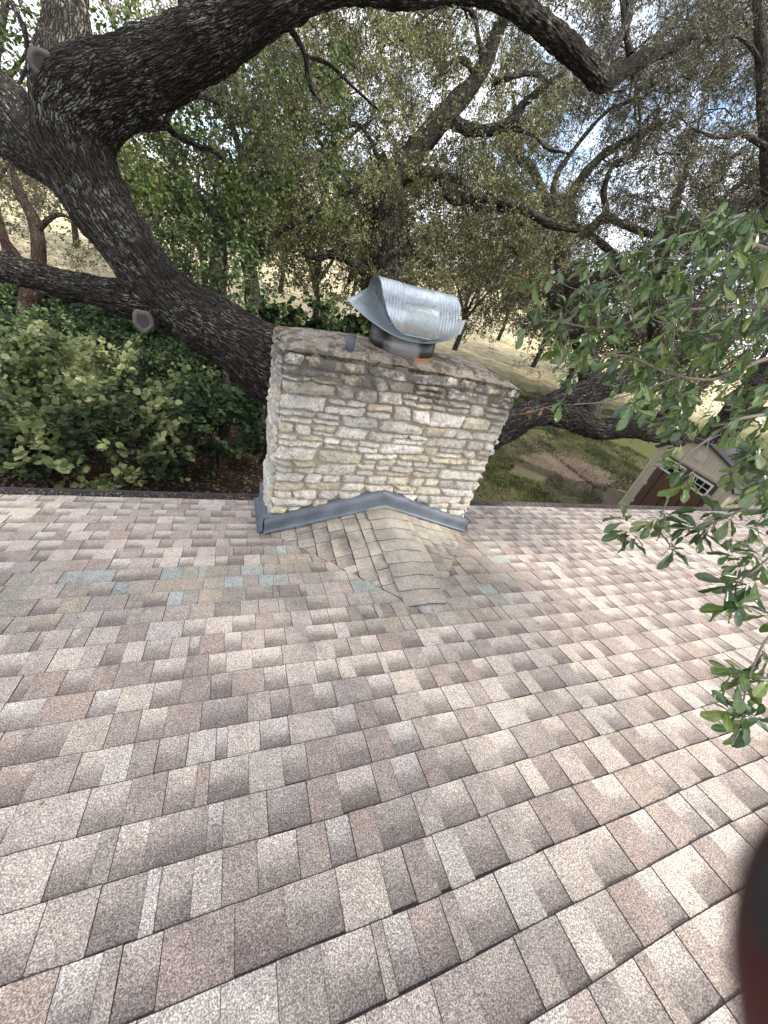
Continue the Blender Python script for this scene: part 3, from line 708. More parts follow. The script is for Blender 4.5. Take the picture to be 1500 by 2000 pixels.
_cnt = {}
def sum_len(VV):
    key = id(VV); c = _cnt.get(key, (0, 0)); n, s = c
    for v in VV[n:]: s += len(v)
    _cnt[key] = (len(VV), s); return s
def unit(v): return v/(np.linalg.norm(v, axis=-1, keepdims=True)+1e-9)
def twig_spray(centres, ntw, length, nleaf, lsize, aspect, rg, droop=.15, spread=.12, up=.6, twig_r=.0016, shape='diamond', bias=None):
    """thin twigs radiating from every centre with leaves set along them"""
    n = len(centres)*ntw; c = np.repeat(centres, ntw, 0); d = unit(rg.normal(0, 1, (n, 3))+np.array([0, 0, -droop])+(0 if bias is None else np.repeat(bias, ntw, 0)))
    ln = length*rg.uniform(.5, 1.15, n)
    side = unit(np.cross(d, rg.normal(0, 1, (n, 3)))); mid = c+d*(ln*.5)[:, None]+side*(ln*.10)[:, None]; end = c+d*ln[:, None]; end[:, 2] -= ln*droop*.6
    # twig triangles: three-sided tubes in two pieces
    A = side; B = np.cross(d, A); a3 = np.arange(3)*2.094
    ring = lambda p, r: p[:, None]+(np.cos(a3)[None, :, None]*A[:, None]+np.sin(a3)[None, :, None]*B[:, None])*r
    TV = np.stack([ring(c, twig_r*1.4), ring(mid, twig_r), ring(end, twig_r*.5)], 1).reshape(n, 9, 3)
    base = np.arange(n)[:, None, None]*9; f = np.array([[s*3+q, s*3+(q+1) % 3, s*3+3+(q+1) % 3, s*3+3+q] for s in range(2) for q in range(3)])
    TF = (base+f[None]).reshape(-1, 4)
    # leaves
    m = n*nleaf; ti = np.repeat(np.arange(n), nleaf); t = rg.uniform(.25, 1.05, m)[:, None]
    p = (c[ti]*(1-t)**2+2*mid[ti]*t*(1-t)+end[ti]*t*t)+rg.normal(0, spread, (m, 3))*length*.5
    ax = unit(d[ti]*.7+rg.normal(0, .8, (m, 3))); nn = unit(rg.normal(0, 1, (m, 3))+np.array([0, 0, up])); sd = unit(np.cross(ax, nn)); nn = np.cross(sd, ax)
    s = (lsize*rg.uniform(.6, 1.2, m))[:, None]; wv = s*aspect
    if shape == 'diamond':
        V = np.stack([p, p+ax*s*.5+sd*wv*.5+nn*s*.08, p+ax*s, p+ax*s*.5-sd*wv*.5+nn*s*.08], 1); k = 4
        return TV.reshape(-1, 3), TF, V.reshape(-1, 3), np.arange(m*4).reshape(-1, 4), rg.random(m)
    V = np.stack([p, p+ax*s*.22+sd*wv*.45, p+ax*s*.62+sd*wv*.46+nn*s*.06, p+ax*s, p+ax*s*.62-sd*wv*.46+nn*s*.06, p+ax*s*.22-sd*wv*.45], 1)
    return TV.reshape(-1, 3), TF, V.reshape(-1, 3), np.arange(m*6).reshape(-1, 6), rg.random(m)
def region_pts(n, x0, x1, y0, y1, d0, d1, rg, gaps=(), keep=None, zmax=None):
    """crown volume: points spread through the wedge of space seen between two distances"""
    out_ = []
    while len(out_) < n:
        px, py = rg.uniform(x0, x1), rg.uniform(y0, y1); d = d0+(d1-d0)*rg.random()**.8
        pr = 1.0
        for gx, gy, gr, gs in gaps:
            q = math.hypot(px-gx, py-gy)/gr
            if q < 1: pr = min(pr, gs+(1-gs)*q**2)
        if keep is not None: pr *= keep(px, py)
        if rg.random() > pr: continue
        p = P(px, py, d)
        if p[2] < -4.4: continue
        out_.append(p)
    return np.array(out_)
def make_tree(name, label, cat, limbs_px, attr, leafmat, barkmat, twigmat, group=None, ntw=5, tl=.36, nleaf=10, ls=.055, asp=.42, seed=1,
              step=.22, rmax=.05, fine=False, bark_amp=.012, nseg=20, lstep=.12, shape='diamond', droop=.2, up=.6, scars=(), spread=.12, world_limbs=(), tr=.0016, jit=.05, tip=.0032):
    rg = np.random.default_rng(seed)
    limbs = [px_path(l) for l in limbs_px]+[(np.array(p, float), np.array(r, float)) for p, r in world_limbs]
    base = limbs[0][0][0]
    if base[2] > -4.75:
        p_, r_0 = limbs[0]; limbs[0] = (np.vstack([[base[0]+.05, base[1]+.1, -5.1], p_]), np.concatenate([[r_0[0]*1.25], r_0])); base = limbs[0][0][0]
    root = empty(name, (base[0], base[1], base[2])); tag(root, label, cat, group)
    VV = []; FF = []; UU = []
    for li, (p, r) in enumerate(limbs):
        big = r.max()
        limb_mesh(p, r, max(8, int(nseg*min(1, .35+big*2.2))), lstep*min(1, .4+big), bark_amp if big > .05 else 0, seed*7+li, VV, FF, UU)
    tr_o = npmesh('trunk', np.concatenate(VV), np.concatenate(FF), barkmat, root, smooth=True, uv=np.concatenate(UU))
    chains, tips = grow(limbs, attr, step=step, seed=seed, rmax=rmax, jit=jit, tip=tip)
    VV = []; FF = []; UU = []; chain_tubes(chains, VV, FF, UU)
    tv, tf, lv, lf, rnd = twig_spray(tips, ntw, tl, nleaf, ls, asp, rg, shape=shape, droop=droop, up=up, spread=spread, twig_r=tr)
    o = sum(len(v) for v in VV); VV.append(tv); FF.append(tf+o)
    npmesh('branches', np.concatenate(VV), np.concatenate(FF), twigmat, root)
    # neighbouring leaves share a tone so the crown shows light and dark sprays
    cen = lv.reshape(len(lf), -1, 3).mean(1); r2 = np.clip(.5+fbm(cen*1.3, 3, seed)*.9+(rnd-.5)*.75, 0, 1)
    npmesh('crown', lv, lf, leafmat, root, fattr={'rnd': r2})
    for (px, py, d, rpx, dirv) in scars:
        scar(root, px, py, d, rpx, dirv)
    return root
t = NT('cut wood'); n = t.noise(30, 4); M['cut'] = t.bsdf(t.mix(n, (.03, .026, .03), (.10, .09, .10)), .9)
M['callus'] = mat_plain('callus bark', (.13, .112, .10), .9, 0, .4, 40, .6)
def scar(root, px, py, d, rpx, dv):
    """healed pruning wound: swollen ring round a sunken dark disc"""
    c = P(px, py, d); r = rpx/F*d; nrm = unit(-c*.75+RM@np.array(dv, float)*np.linalg.norm(c)*.6); A = unit(np.cross(nrm, [0, 0, 1.])); B = np.cross(nrm, A)
    prof = [(1.30, -.75), (1.30, -.15), (1.12, .12), (.95, .14), (.80, .05), (.72, -.05)]
    n = 40; V = []; 
    for k in range(n):
        a = k/n*6.2832; wv = 1+.06*math.sin(a*3+px)+.04*math.sin(a*5)
        for q, h in prof: V.append(c+(A*math.cos(a)+B*math.sin(a)*1.15)*r*q*wv+nrm*h*r)
    m = len(prof); Fc = [[k*m+j, k*m+j+1, ((k+1) % n)*m+j+1, ((k+1) % n)*m+j] for k in range(n) for j in range(m-1)]
    V = np.array(V); V = V+nrm*(fbm(V*40, 3)*.006)[:, None]
    ob = npmesh('pruning_scar', V, np.array(Fc), M['callus'], root, smooth=True)
    V = [c-nrm*.06*r]; 
    for k in range(n):
        a = k/n*6.2832; V.append(c+(A*math.cos(a)+B*math.sin(a)*1.15)*r*.78-nrm*.03*r)
    me = bpy.data.meshes.new('cut_face'); me.from_pydata([tuple(v) for v in V], [], [(0, 1+k, 1+(k+1) % n) for k in range(n)]); link('cut_face', me, M['cut'], ob)

SKYG = [(1090, 60, 95, .03), (960, 60, 90, .12), (1140, 270, 90, .12), (1090, 350, 75, .08), (1170, 410, 80, .08), (1450, 210, 90, .3), (930, 200, 70, .3), (1320, 200, 60, .4), (1250, 40, 90, .3), (1230, 470, 60, .2), (1290, 380, 80, .35), (1020, 170, 50, .2)]
rg = np.random.default_rng(42)
# --- the big leaning oak that overhangs the roof
OAK = [
 [(760, 1230, 6.6, 250), (735, 1060, 6.2, 215), (700, 900, 5.9, 190), (630, 790, 5.5, 170), (540, 715, 5.15, 152), (450, 660, 4.95, 128), (370, 612, 4.8, 118), (300, 545, 4.7, 118), (235, 460, 4.6, 128), (180, 370, 4.5, 150), (145, 290, 4.4, 175), (150, 225, 4.3, 185), (215, 178, 4.2, 165), (300, 138, 4.1, 150), (385, 92, 4.0, 132), (465, 55, 3.9, 112), (545, 12, 3.8, 92), (630, -22, 3.8, 78), (720, -30, 3.8, 70), (800, -14, 3.85, 58), (900, -24, 4.0, 52), (985, 2, 4.2, 50), (1050, 42, 4.4, 52), (1105, 90, 4.6, 50), (1160, 142, 4.8, 52), (1185, 160, 4.9, 42), (1240, 122, 5.1, 38), (1310, 92, 5.3, 30), (1360, 70, 5.5, 20)],
 [(150, 270, 4.4, 130), (124, 175, 4.4, 132), (128, 80, 4.5, 112), (125, -20, 4.6, 98), (115, -140, 4.8, 90)],
 [(160, 360, 4.55, 130), (110, 310, 4.6, 125), (40, 235, 4.8, 118), (-40, 150, 5.0, 105), (-140, 60, 5.2, 90)],
 [(175, 395, 4.6, 110), (120, 340, 4.8, 90), (50, 300, 5.0, 90), (-60, 230, 5.3, 80)],
 [(420, 640, 4.92, 90), (330, 608, 4.85, 84), (255, 590, 4.85, 76), (190, 570, 4.85, 70), (130, 556, 4.9, 66), (70, 540, 4.95, 66), (0, 520, 5.0, 68), (-90, 498, 5.1, 64)],
 [(380, 90, 4.0, 60), (372, 20, 4.0, 58), (365, -60, 4.05, 52)],
 [(700, 900, 5.9, 150), (800, 900, 6.0, 110), (900, 880, 6.1, 84), (980, 838, 6.2, 66), (1050, 806, 6.35, 56), (1110, 815, 6.5, 52), (1165, 838, 6.7, 46), (1240, 838, 6.9, 40), (1330, 860, 7.2, 34)],
 [(1020, 818, 6.3, 46), (1090, 785, 6.5, 50), (1160, 762, 6.8, 50), (1230, 735, 7.0, 52), (1290, 700, 7.2, 44), (1390, 665, 7.6, 40), (1560, 600, 8.2, 36)],
 [(185, 262, 4.35, 34), (235, 250, 4.4, 24), (290, 248, 4.5, 22), (325, 246, 4.6, 20), (345, 264, 4.65, 15), (385, 284, 4.7, 14), (420, 298, 4.8, 12), (445, 318, 4.9, 10)],
 [(322, 246, 4.6, 16), (336, 212, 4.65, 13), (362, 190, 4.7, 12), (398, 190, 4.8, 9), (430, 205, 4.9, 6)],
 [(552, 40, 3.85, 16), (578, 72, 4.0, 14), (596, 110, 4.1, 12), (604, 165, 4.25, 9), (628, 200, 4.4, 6)],
 [(600, 110, 4.1, 9), (645, 128, 4.3, 8), (690, 170, 4.6, 6), (740, 215, 5.0, 4)],
 [(20, 0, 5.2, 14), (48, 60, 5.1, 12), (52, 130, 5.0, 9), (20, 190, 5.0, 6)],
 [(1170, 150, 4.9, 26), (1200, 90, 5.1, 24), (1228, 30, 5.3, 20), (1215, -40, 5.5, 18)],
 [(1232, 110, 5.1, 18), (1222, 60, 5.2, 14), (1215, 0, 5.4, 12)],
]
a1 = region_pts(150, 960, 1420, -160, 150, 4.6, 6.6, rg, SKYG)
a2 = region_pts(45, -120, 130, -120, 190, 5.2, 7, rg)
a3 = region_pts(70, 1000, 1560, 700, 860, 6.6, 8.0, rg)
a4 = region_pts(110, 380, 640, 60, 330, 4.6, 5.4, rg)
# the unseen part of the crown above and behind the camera, shaped to shade the left of the roof
def overhead():
    pts = []
    r_ = np.random.default_rng(5)
    while len(pts) < 720:
        x = r_.uniform(-6.5, 4.6); y = r_.uniform(-1.0, 9.0)
        edge = .45+max(0, (y-.25))*1.30+.35*math.sin(y*2.3)+(.25 if y < .6 else 0)
        if x > edge+r_.normal(0, .12): continue
        if .2 < x < 2.5 and 1.9 < y < 3.3 and r_.random() < .93: continue  # gap left in the clumps so sun reaches the chimney
        z = -1.5-TP*min(y, 3.3); h = r_.uniform(7.5, 9.5)
        pts.append(np.array([x, y, z])+SUN/SUN[2]*h)
    for _ in range(330):
        pts.append(np.array([r_.uniform(2.5, 16), r_.uniform(4.6, 13.5), -4.8])+SUN/SUN[2]*r_.uniform(11, 13))  # unseen clumps added to shade the lawn
    return np.array(pts)
oh = overhead(); ohc = oh.mean(0)
lim_over = [(np.array([P(115, -140, 4.8), P(90, -400, 5.1), [-4.6, 1.0, 5.0], [-2.5, -1.2, 5.6], ohc+[-1, -1, -.6]]), np.array([.29, .27, .23, .18, .12])),
            (np.array([P(-140, 60, 5.2), [-6.5, 1.0, 3.4], [-4.5, -3, 5.6], ohc+[-2, -3, -.8]]), np.array([.26, .22, .16, .08])),
            (np.array([P(365, -60, 4.05), [-.8, 1.0, 2.6], [1.2, -1.6, 4.6], ohc+[2, 0, -.6]]), np.array([.14, .14, .12, .07])),
            (np.array([ohc+[-1, -1, -.6], ohc+[3, 1, -.4], ohc+[8, 3, .2], ohc+[13, 5, .4]]), np.array([.12, .11, .09, .04]))]  # last limb added to carry the lawn-shading clumps
oak = make_tree('oak_tree', 'huge dark live oak leaning left from behind the chimney, lichen spotted limb overhead', 'tree', OAK,
    np.concatenate([a1, a2, a3, a4]), M['oakleaf_dim'], M['bark'], M['twig'], seed=3, ntw=6, tl=.22, nleaf=10, ls=.036, asp=.45, nseg=150, lstep=.03, bark_amp=.016, rmax=.03, world_limbs=lim_over,
    scars=[(84, 128, 3.86, 17, (0, 0, 0)), (280, 628, 4.52, 14, (0, .15, 0))])
# overhead crown: unseen shade clumps carried by the same tree
chs, tips = grow(lim_over, oh, step=.3, seed=8, rmax=.06)
VV = []; FF = []; UU = []; chain_tubes(chs, VV, FF, UU)
npmesh('branches', np.concatenate(VV), np.concatenate(FF), M['twig'], oak)
tv, tf, lv, lf, rnd = twig_spray(tips, 8, .5, 16, .12, .55, rg, up=1.6)
npmesh('crown', lv, lf, M['oakleaf'], oak, fattr={'rnd': rnd})
# --- the second oak, trunk seen just above the cowl
OAK2 = [
 [(772, 800, 11.2, 104), (771, 700, 11, 92), (768, 600, 10.8, 86), (766, 520, 10.6, 80), (762, 440, 10.5, 74), (757, 385, 10.4, 74), (768, 345, 10.3, 62), (800, 312, 10.2, 54), (828, 275, 10.0, 50), (858, 238, 9.8, 48), (893, 200, 9.6, 44), (930, 158, 9.4, 38), (952, 112, 9.2, 36), (972, 62, 9.0, 32), (990, 20, 8.8, 30), (1000, -60, 8.6, 28)],
 [(722, 760, 11.4, 48), (720, 640, 11.4, 42), (722, 540, 11.2, 38), (718, 450, 11.1, 34), (728, 390, 10.9, 30), (745, 350, 10.6, 34), (742, 318, 10.4, 30), (755, 306, 10.3, 22)],
 [(880, 232, 9.7, 30), (915, 252, 9.5, 26), (960, 253, 9.2, 24), (1000, 238, 9.0, 24), (1020, 205, 8.8, 20), (1050, 180, 8.6, 19), (1085, 155, 8.4, 16), (1120, 120, 8.2, 12)],
 [(770, 350, 10.3, 34), (815, 338, 10.1, 28), (860, 345, 9.9, 26), (885, 385, 9.6, 26), (930, 385, 9.4, 22), (975, 392, 9.2, 20), (1030, 412, 9.0, 18), (1075, 438, 8.8, 16), (1130, 450, 8.6, 12)],
 [(870, 345, 9.9, 16), (905, 358, 9.7, 14), (930, 405, 9.5, 12), (985, 410, 9.3, 11), (1020, 440, 9.1, 8)],
 [(760, 560, 10.7, 40), (735, 545, 10.4, 26), (702, 522, 10.2, 22), (672, 502, 10, 20), (640, 497, 9.8, 18), (612, 502, 9.6, 12), (590, 492, 9.5, 8)],
 [(692, 515, 10.1, 12), (688, 535, 10, 14), (682, 550, 9.9, 10)],
 [(735, 345, 10.5, 16), (710, 352, 10.2, 12), (690, 372, 10, 10), (660, 385, 9.8, 8), (632, 402, 9.6, 5)],
 [(742, 318, 10.4, 14), (722, 270, 10.1, 10), (700, 246, 9.9, 10), (668, 244, 9.7, 9), (640, 262, 9.5, 6), (625, 300, 9.4, 4)],
 [(945, 120, 9.2, 18), (935, 80, 9.1, 15), (925, 30, 9.0, 12), (890, 8, 8.9, 9), (840, 25, 8.8, 7), (800, 60, 8.7, 5)],
 [(935, 150, 9.3, 16), (905, 118, 9.2, 14), (870, 130, 9, 10), (850, 165, 8.9, 7)],
 [(1000, 250, 9.1, 12), (1040, 262, 9, 10), (1070, 290, 8.9, 8), (1110, 300, 8.7, 6)],
 [(965, 160, 9.3, 14), (1000, 150, 9.1, 12), (1045, 145, 8.9, 11), (1075, 165, 8.7, 9)],
]
b1 = region_pts(1550, 480, 1150, -160, 480, 7.6, 12.8, rg, keep=lambda px, py: float(np.clip((1150-px)/190, 0, 1)), gaps=SKYG+[(765, 430, 55, .05), (768, 350, 50, .1), (830, 275, 40, .15), (890, 200, 35, .15)])
soft = lambda px, py: float(np.clip((1150-px)/190, 0, 1))
b2 = region_pts(520, 520, 1150, 330, 560, 9, 12.8, rg, keep=soft, gaps=[(560, 550, 100, .0), (920, 600, 80, .1), (660, 560, 70, .05), (765, 470, 60, .05)])
make_tree('oak_tree', 'grey barked live oak with an upright forked trunk just above the metal cowl', 'tree', OAK2, np.concatenate([b1, b2]),
    M['oakleaf'], M['bark2'], M['twig_dark'], group='live oaks behind the house', seed=12, tip=.0042, ntw=6, tl=.46, nleaf=19, ls=.072, asp=.42, nseg=56, lstep=.06, bark_amp=.02)
OAK3 = [
 [(1150, 790, 14.6, 50), (1150, 720, 14, 46), (1135, 655, 13, 42), (1116, 600, 12.4, 40), (1100, 540, 12, 36), (1098, 480, 11.8, 32), (1112, 430, 11.6, 28), (1112, 390, 11.4, 24), (1135, 350, 11.2, 22), (1175, 305, 11, 18), (1230, 270, 10.7, 14), (1300, 235, 10.4, 10)],
 [(1110, 435, 11.6, 22), (1080, 425, 11.4, 22), (1040, 330, 11.2, 18), (1010, 300, 11, 14), (1005, 215, 10.7, 10), (1000, 180, 10.5, 7)],
 [(1100, 480, 11.8, 24), (1150, 450, 11.5, 22), (1180, 425, 11.2, 20), (1220, 440, 10.9, 16), (1290, 460, 10.6, 14), (1370, 440, 10.3, 12), (1460, 400, 10, 9)],
 [(1185, 425, 11.2, 16), (1180, 370, 11, 14), (1200, 320, 10.8, 11), (1240, 300, 10.6, 10), (1250, 240, 10.4, 8), (1245, 180, 10.2, 7), (1235, 140, 10, 5)],
 [(1095, 560, 12, 24), (1150, 545, 11.7, 22), (1200, 530, 11.4, 20), (1270, 520, 11.1, 15), (1340, 545, 10.8, 10)],
 [(1090, 600, 12.2, 26), (1060, 540, 12, 20), (1020, 500, 11.8, 16), (980, 480, 11.6, 12), (930, 485, 11.4, 8)],
 [(1080, 430, 11.5, 18), (1085, 350, 11.2, 14), (1130, 280, 11, 11), (1190, 215, 10.8, 9), (1260, 190, 10.5, 7)],
]
OAK3 = [[(a, b, d*1.38, w_) for a, b, d, w_ in l] for l in OAK3]
c1 = region_pts(1500, 980, 1660, -160, 470, 12, 19, rg, SKYG)
c2 = region_pts(700, 900, 1600, 380, 640, 13, 19.5, rg, [(1200, 450, 60, .2), (930, 620, 90, .1), (1000, 690, 60, .1)])
make_tree('oak_tree', 'twisted thin limbed live oak filling the upper right against the sky', 'tree', OAK3, np.concatenate([c1, c2]),
    M['oakleaf_dim'], M['bark2'], M['twig_dark'], group='live oaks behind the house', seed=15, ntw=8, tl=.72, nleaf=13, ls=.10, asp=.42, nseg=40, lstep=.1, bark_amp=.014, step=.24, jit=.14, tr=.0065, tip=.0062, rmax=.07)
OAK4 = [[(1560, 640, 9, 70), (1520, 420, 8.6, 50), (1497, 250, 8.4, 34), (1488, 120, 8.2, 28), (1482, 20, 8, 26), (1478, -80, 8, 24)],
        [(1490, 130, 8.2, 12), (1465, 90, 8.1, 10), (1430, 70, 8, 7), (1390, 90, 7.9, 5)],
        [(1500, 290, 8.4, 16), (1450, 262, 8.2, 12), (1400, 268, 8, 9), (1350, 250, 7.9, 6)]]
d1 = region_pts(170, 1280, 1700, -120, 330, 7, 9, rg, SKYG)
make_tree('oak_tree', 'slim dark oak trunk at the upper right edge of the view', 'tree', OAK4, d1, M['oakleaf_dim'], M['bark2'], M['twig'],
    group='live oaks behind the house', seed=19, ntw=6, tl=.42, nleaf=10, ls=.058, nseg=40, lstep=.08, tr=.0026)
# --- two denser oaks farther back that close the view
OAK5 = [[(430, 640, 18, 40), (425, 520, 17.5, 34), (440, 400, 17, 28), (500, 280, 16.5, 20), (560, 160, 16, 12)], [(430, 430, 17.2, 22), (340, 320, 16.6, 14), (280, 200, 16, 8)], [(480, 320, 16.6, 16), (620, 300, 16, 12), (720, 240, 15.6, 8)]]
f1 = region_pts(950, 120, 1080, -160, 520, 14, 19, rg, SKYG+[(560, 540, 110, .0), (130, 440, 70, .1)])
make_tree('oak_tree', 'dense olive crowned oak standing farther back, seen behind the elm and forked oak', 'tree', OAK5, f1, M['oakleaf'], M['bark2'], M['twig'],
    group='live oaks behind the house', seed=35, ntw=6, tl=.8, nleaf=13, ls=.13, asp=.5, nseg=24, lstep=.2, step=.4, tr=.004)
OAK6 = [[(1320, 790, 24, 44), (1290, 680, 18.5, 38), (1285, 560, 18, 32), (1310, 430, 17.5, 24), (1350, 300, 17, 14)], [(1288, 590, 18, 24), (1180, 480, 17.4, 16), (1090, 420, 17, 9)], [(1300, 480, 17.7, 20), (1420, 380, 17, 14), (1520, 300, 16.6, 8)]]
f2 = region_pts(820, 930, 1700, -60, 640, 19, 26, rg, SKYG+[(940, 620, 90, .05)])
make_tree('oak_tree', 'dusky oak standing farther back behind the twisted oak on the right', 'tree', OAK6, f2, M['oakleaf_dim'], M['bark2'], M['twig_dark'],
    group='live oaks behind the house', seed=37, ntw=7, tl=.9, nleaf=11, ls=.16, asp=.5, nseg=24, lstep=.2, step=.4, tr=.008, jit=.22, tip=.009)
# --- leafy elm to the left of centre, bright green
ELM = [[(515, 700, 9.6, 44), (497, 610, 9.5, 36), (490, 540, 9.4, 32), (478, 470, 9.3, 28), (470, 400, 9.2, 24), (478, 330, 9.1, 20), (455, 250, 9, 15), (440, 170, 8.9, 10)],
       [(488, 525, 9.4, 20), (515, 482, 9.3, 20), (545, 450, 9.2, 17), (590, 430, 9.1, 12), (640, 400, 9, 8)],
       [(478, 450, 9.3, 14), (440, 400, 9.1, 11), (390, 370, 8.9, 8), (330, 340, 8.7, 6)],
       [(472, 380, 9.2, 12), (530, 320, 9, 9), (570, 260, 8.9, 7), (590, 190, 8.8, 5)]]
e1 = region_pts(330, 210, 500, 10, 480, 7.2, 10.2, rg, [(240, 420, 60, .2)])
e2 = region_pts(130, 440, 680, 60, 420, 6.8, 8.8, rg, [(600, 380, 80, .2)])
make_tree('elm_tree', 'bright green leafy elm between the leaning oak and the forked oak', 'tree', ELM, np.concatenate([e1, e2]), M['elmleaf'], M['bark2'], M['twig'],
    seed=23, ntw=5, tl=.42, nleaf=9, ls=.095, asp=.62, nseg=36, lstep=.08, shape='hex', droop=.5, up=1.2)
g1 = region_pts(110, -120, 130, -120, 260, 7, 10, rg)
ELM2 = [[(-60, 700, 9.5, 40), (-40, 500, 9.2, 34), (-30, 300, 9, 28), (-10, 120, 8.8, 22), (20, -40, 8.6, 16)], [(-20, 200, 8.9, 14), (40, 120, 8.6, 10), (90, 60, 8.4, 6)]]
make_tree('elm_tree', 'bright green leafy tree beyond the oak at the top left corner', 'tree', ELM2, g1, M['elmleaf'], M['bark2'], M['twig'],
    seed=24, ntw=5, tl=.42, nleaf=8, ls=.09, asp=.6, nseg=30, lstep=.1, shape='hex', droop=.5, up=1.2)
# understorey vines climbing round the elm trunk
e3 = region_pts(150, 260, 520, 330, 590, 7.6, 9.0, rg, [(300, 470, 60, .0)])
make_tree('vine_covered_sapling', 'vine covered sapling with dark green leaves beside the elm trunk', 'sapling', [[(440, 720, 8.8, 16), (430, 600, 8.7, 13), (440, 500, 8.5, 11), (425, 400, 8.4, 8), (410, 330, 8.3, 5)]],
    e3, M['darkleaf'], M['bark2'], M['twig'], seed=27, ntw=5, tl=.34, nleaf=8, ls=.085, asp=.7, nseg=16, shape='hex', droop=.6, up=1.2)
# cedar at the far left
CED = [[(60, 690, 12.2, 40), (52, 600, 12.2, 36), (75, 520, 12, 32), (70, 440, 11.8, 28), (40, 380, 11.7, 22), (20, 320, 11.5, 14)],
       [(60, 560, 12.1, 26), (30, 500, 11.8, 22), (-20, 440, 11.5, 18), (-90, 380, 11.2, 12)], [(72, 450, 11.8, 16), (110, 420, 11.6, 10), (150, 430, 11.4, 6)]]
h1 = region_pts(110, -140, 120, 300, 470, 10, 12.6, rg, [(110, 420, 50, .1)]); h2 = region_pts(40, 100, 230, 400, 560, 11, 12.6, rg)
make_tree('cedar_tree', 'reddish cedar with sparse feathery foliage at the left edge', 'tree', CED, np.concatenate([h1, h2]), M['cedar'], mat_bark('cedar bark', (.02, .012, .01), (.12, .075, .055), (.22, .15, .12), .2, 30, 5), M['twig'],
    seed=31, ntw=8, tl=.45, nleaf=14, ls=.06, asp=.22, nseg=30, lstep=.1)
# --- trees across the field, farther and farther
def world_tree(x, y, h, wd, mat, label, group, seed, n=90, ls=.22, trunk=.22):
    rg_ = np.random.default_rng(seed); z = float(gz(np.array(x*1.), np.array(y*1.)))
    pts = rg_.normal(0, .42, (n*2, 3)); pts = pts[np.linalg.norm(pts, axis=1) < 1][:n]
    c = np.array([x, y, z+h*.54]); lob = c+pts*np.array([wd, wd, h*.47]); lob += .8*np.stack([fbm(lob*.3, 2, seed), fbm(lob*.3, 2, seed+1), fbm(lob*.3, 2, seed+2)*.6], -1)*wd*.3
    limbs = [(np.array([[x, y, z-.2], [x+.1, y, z+h*.2], [x-.15*wd*.3, y+.1, z+h*.4], [x, y, z+h*.7]]), np.array([trunk, trunk*.8, trunk*.6, trunk*.25]))]
    for a in range(3):
        an = a*2.1+seed; limbs.append((np.array([[x, y, z+h*.25+a*.3], [x+math.cos(an)*wd*.3, y+math.sin(an)*wd*.3, z+h*.5], [x+math.cos(an)*wd*.6, y+math.sin(an)*wd*.6, z+h*.62]]), np.array([trunk*.5, trunk*.35, trunk*.12])))
    root = empty('distant_tree', (x, y, z)); tag(root, label, 'tree', group)
    VV = []; FF = []; UU = []
    for i, (p, r) in enumerate(limbs): limb_mesh(p, r, 10, .35, 0, i, VV, FF, UU)
    npmesh('trunk', np.concatenate(VV), np.concatenate(FF), M['bark2'], root, smooth=True, uv=np.concatenate(UU))
    ch_, tips = grow(limbs, lob, step=.6, seed=seed, rmax=.1, tip=.012)
    VV = []; FF = []; UU = []; chain_tubes(ch_, VV, FF, UU); npmesh('branches', np.concatenate(VV), np.concatenate(FF), M['twig'], root)
    tv, tf, lv, lf, rnd = twig_spray(tips, 6, wd*.30, 11, ls, .6, rg_, droop=.2)
    cen = lv.reshape(len(lf), -1, 3).mean(1); r2 = np.clip(.5+fbm(cen*.8, 3, seed)*.9+(rnd-.5)*.7, 0, 1)
    npmesh('crown', lv, lf, mat, root, fattr={'rnd': r2})
    return root
def ground_at(px, dist):
    d = RM@np.array([(px-750)/F, (380-1000)/F, 1.]); d = d[:2]/np.linalg.norm(d[:2]); return d*dist
FT = [(260, 34, 8, 3.6, 0), (390, 26, 8.5, 3.4, 1), (560, 38, 9, 4.2, 0), (640, 24, 8.5, 3.4, 1), (720, 44, 10, 4.6, 0), (830, 27, 8.5, 3.6, 1), (900, 52, 10, 5, 0), (985, 32, 8, 4, 1), (1080, 46, 10, 5, 2), (1190, 36, 9, 4.4, 2), (1290, 28, 8.5, 4, 1), (1390, 40, 9, 5, 0), (1500, 28, 8.5, 4, 1), (1640, 34, 9, 4.4, 0), (130, 40, 9, 4.4, 0), (-20, 30, 8.5, 4.2, 1), (480, 70, 9, 5.4, 2), (200, 76, 10, 5.6, 2), (800, 84, 10, 6, 2), (1000, 74, 10, 6, 2), (1240, 62, 10, 5.6, 2), (1440, 66, 10, 5.6, 0)]
FL = ['leftish', 'a', 'b']
for i, (px, dist, h, wd, k) in enumerate(FT):
    x, y = ground_at(px, dist)
    ordn = ['first', 'second', 'third', 'fourth', 'fifth', 'sixth', 'seventh', 'eighth', 'ninth', 'tenth', 'eleventh', 'twelfth', 'thirteenth', 'fourteenth', 'fifteenth', 'sixteenth', 'seventeenth', 'eighteenth', 'nineteenth', 'twentieth', 'twenty-first', 'twenty-second'][sorted(q_[0] for q_ in FT).index(px)]
    rank = 'far' if dist > 55 else 'nearer' if dist < 33 else 'middle distance'
    kind = ['olive oak', 'broad dark oak', 'pale yellow green tree'][k]
    world_tree(x, y, h, wd, [M['oakleaf'], M['oakleaf_dim'], M['farleaf']][k], f'{rank} {kind}, {ordn} from the left of the trees across the field', 'trees across the dry field', 100+i, n=100 if dist < 50 else 70, ls=.17 if dist < 35 else .26)

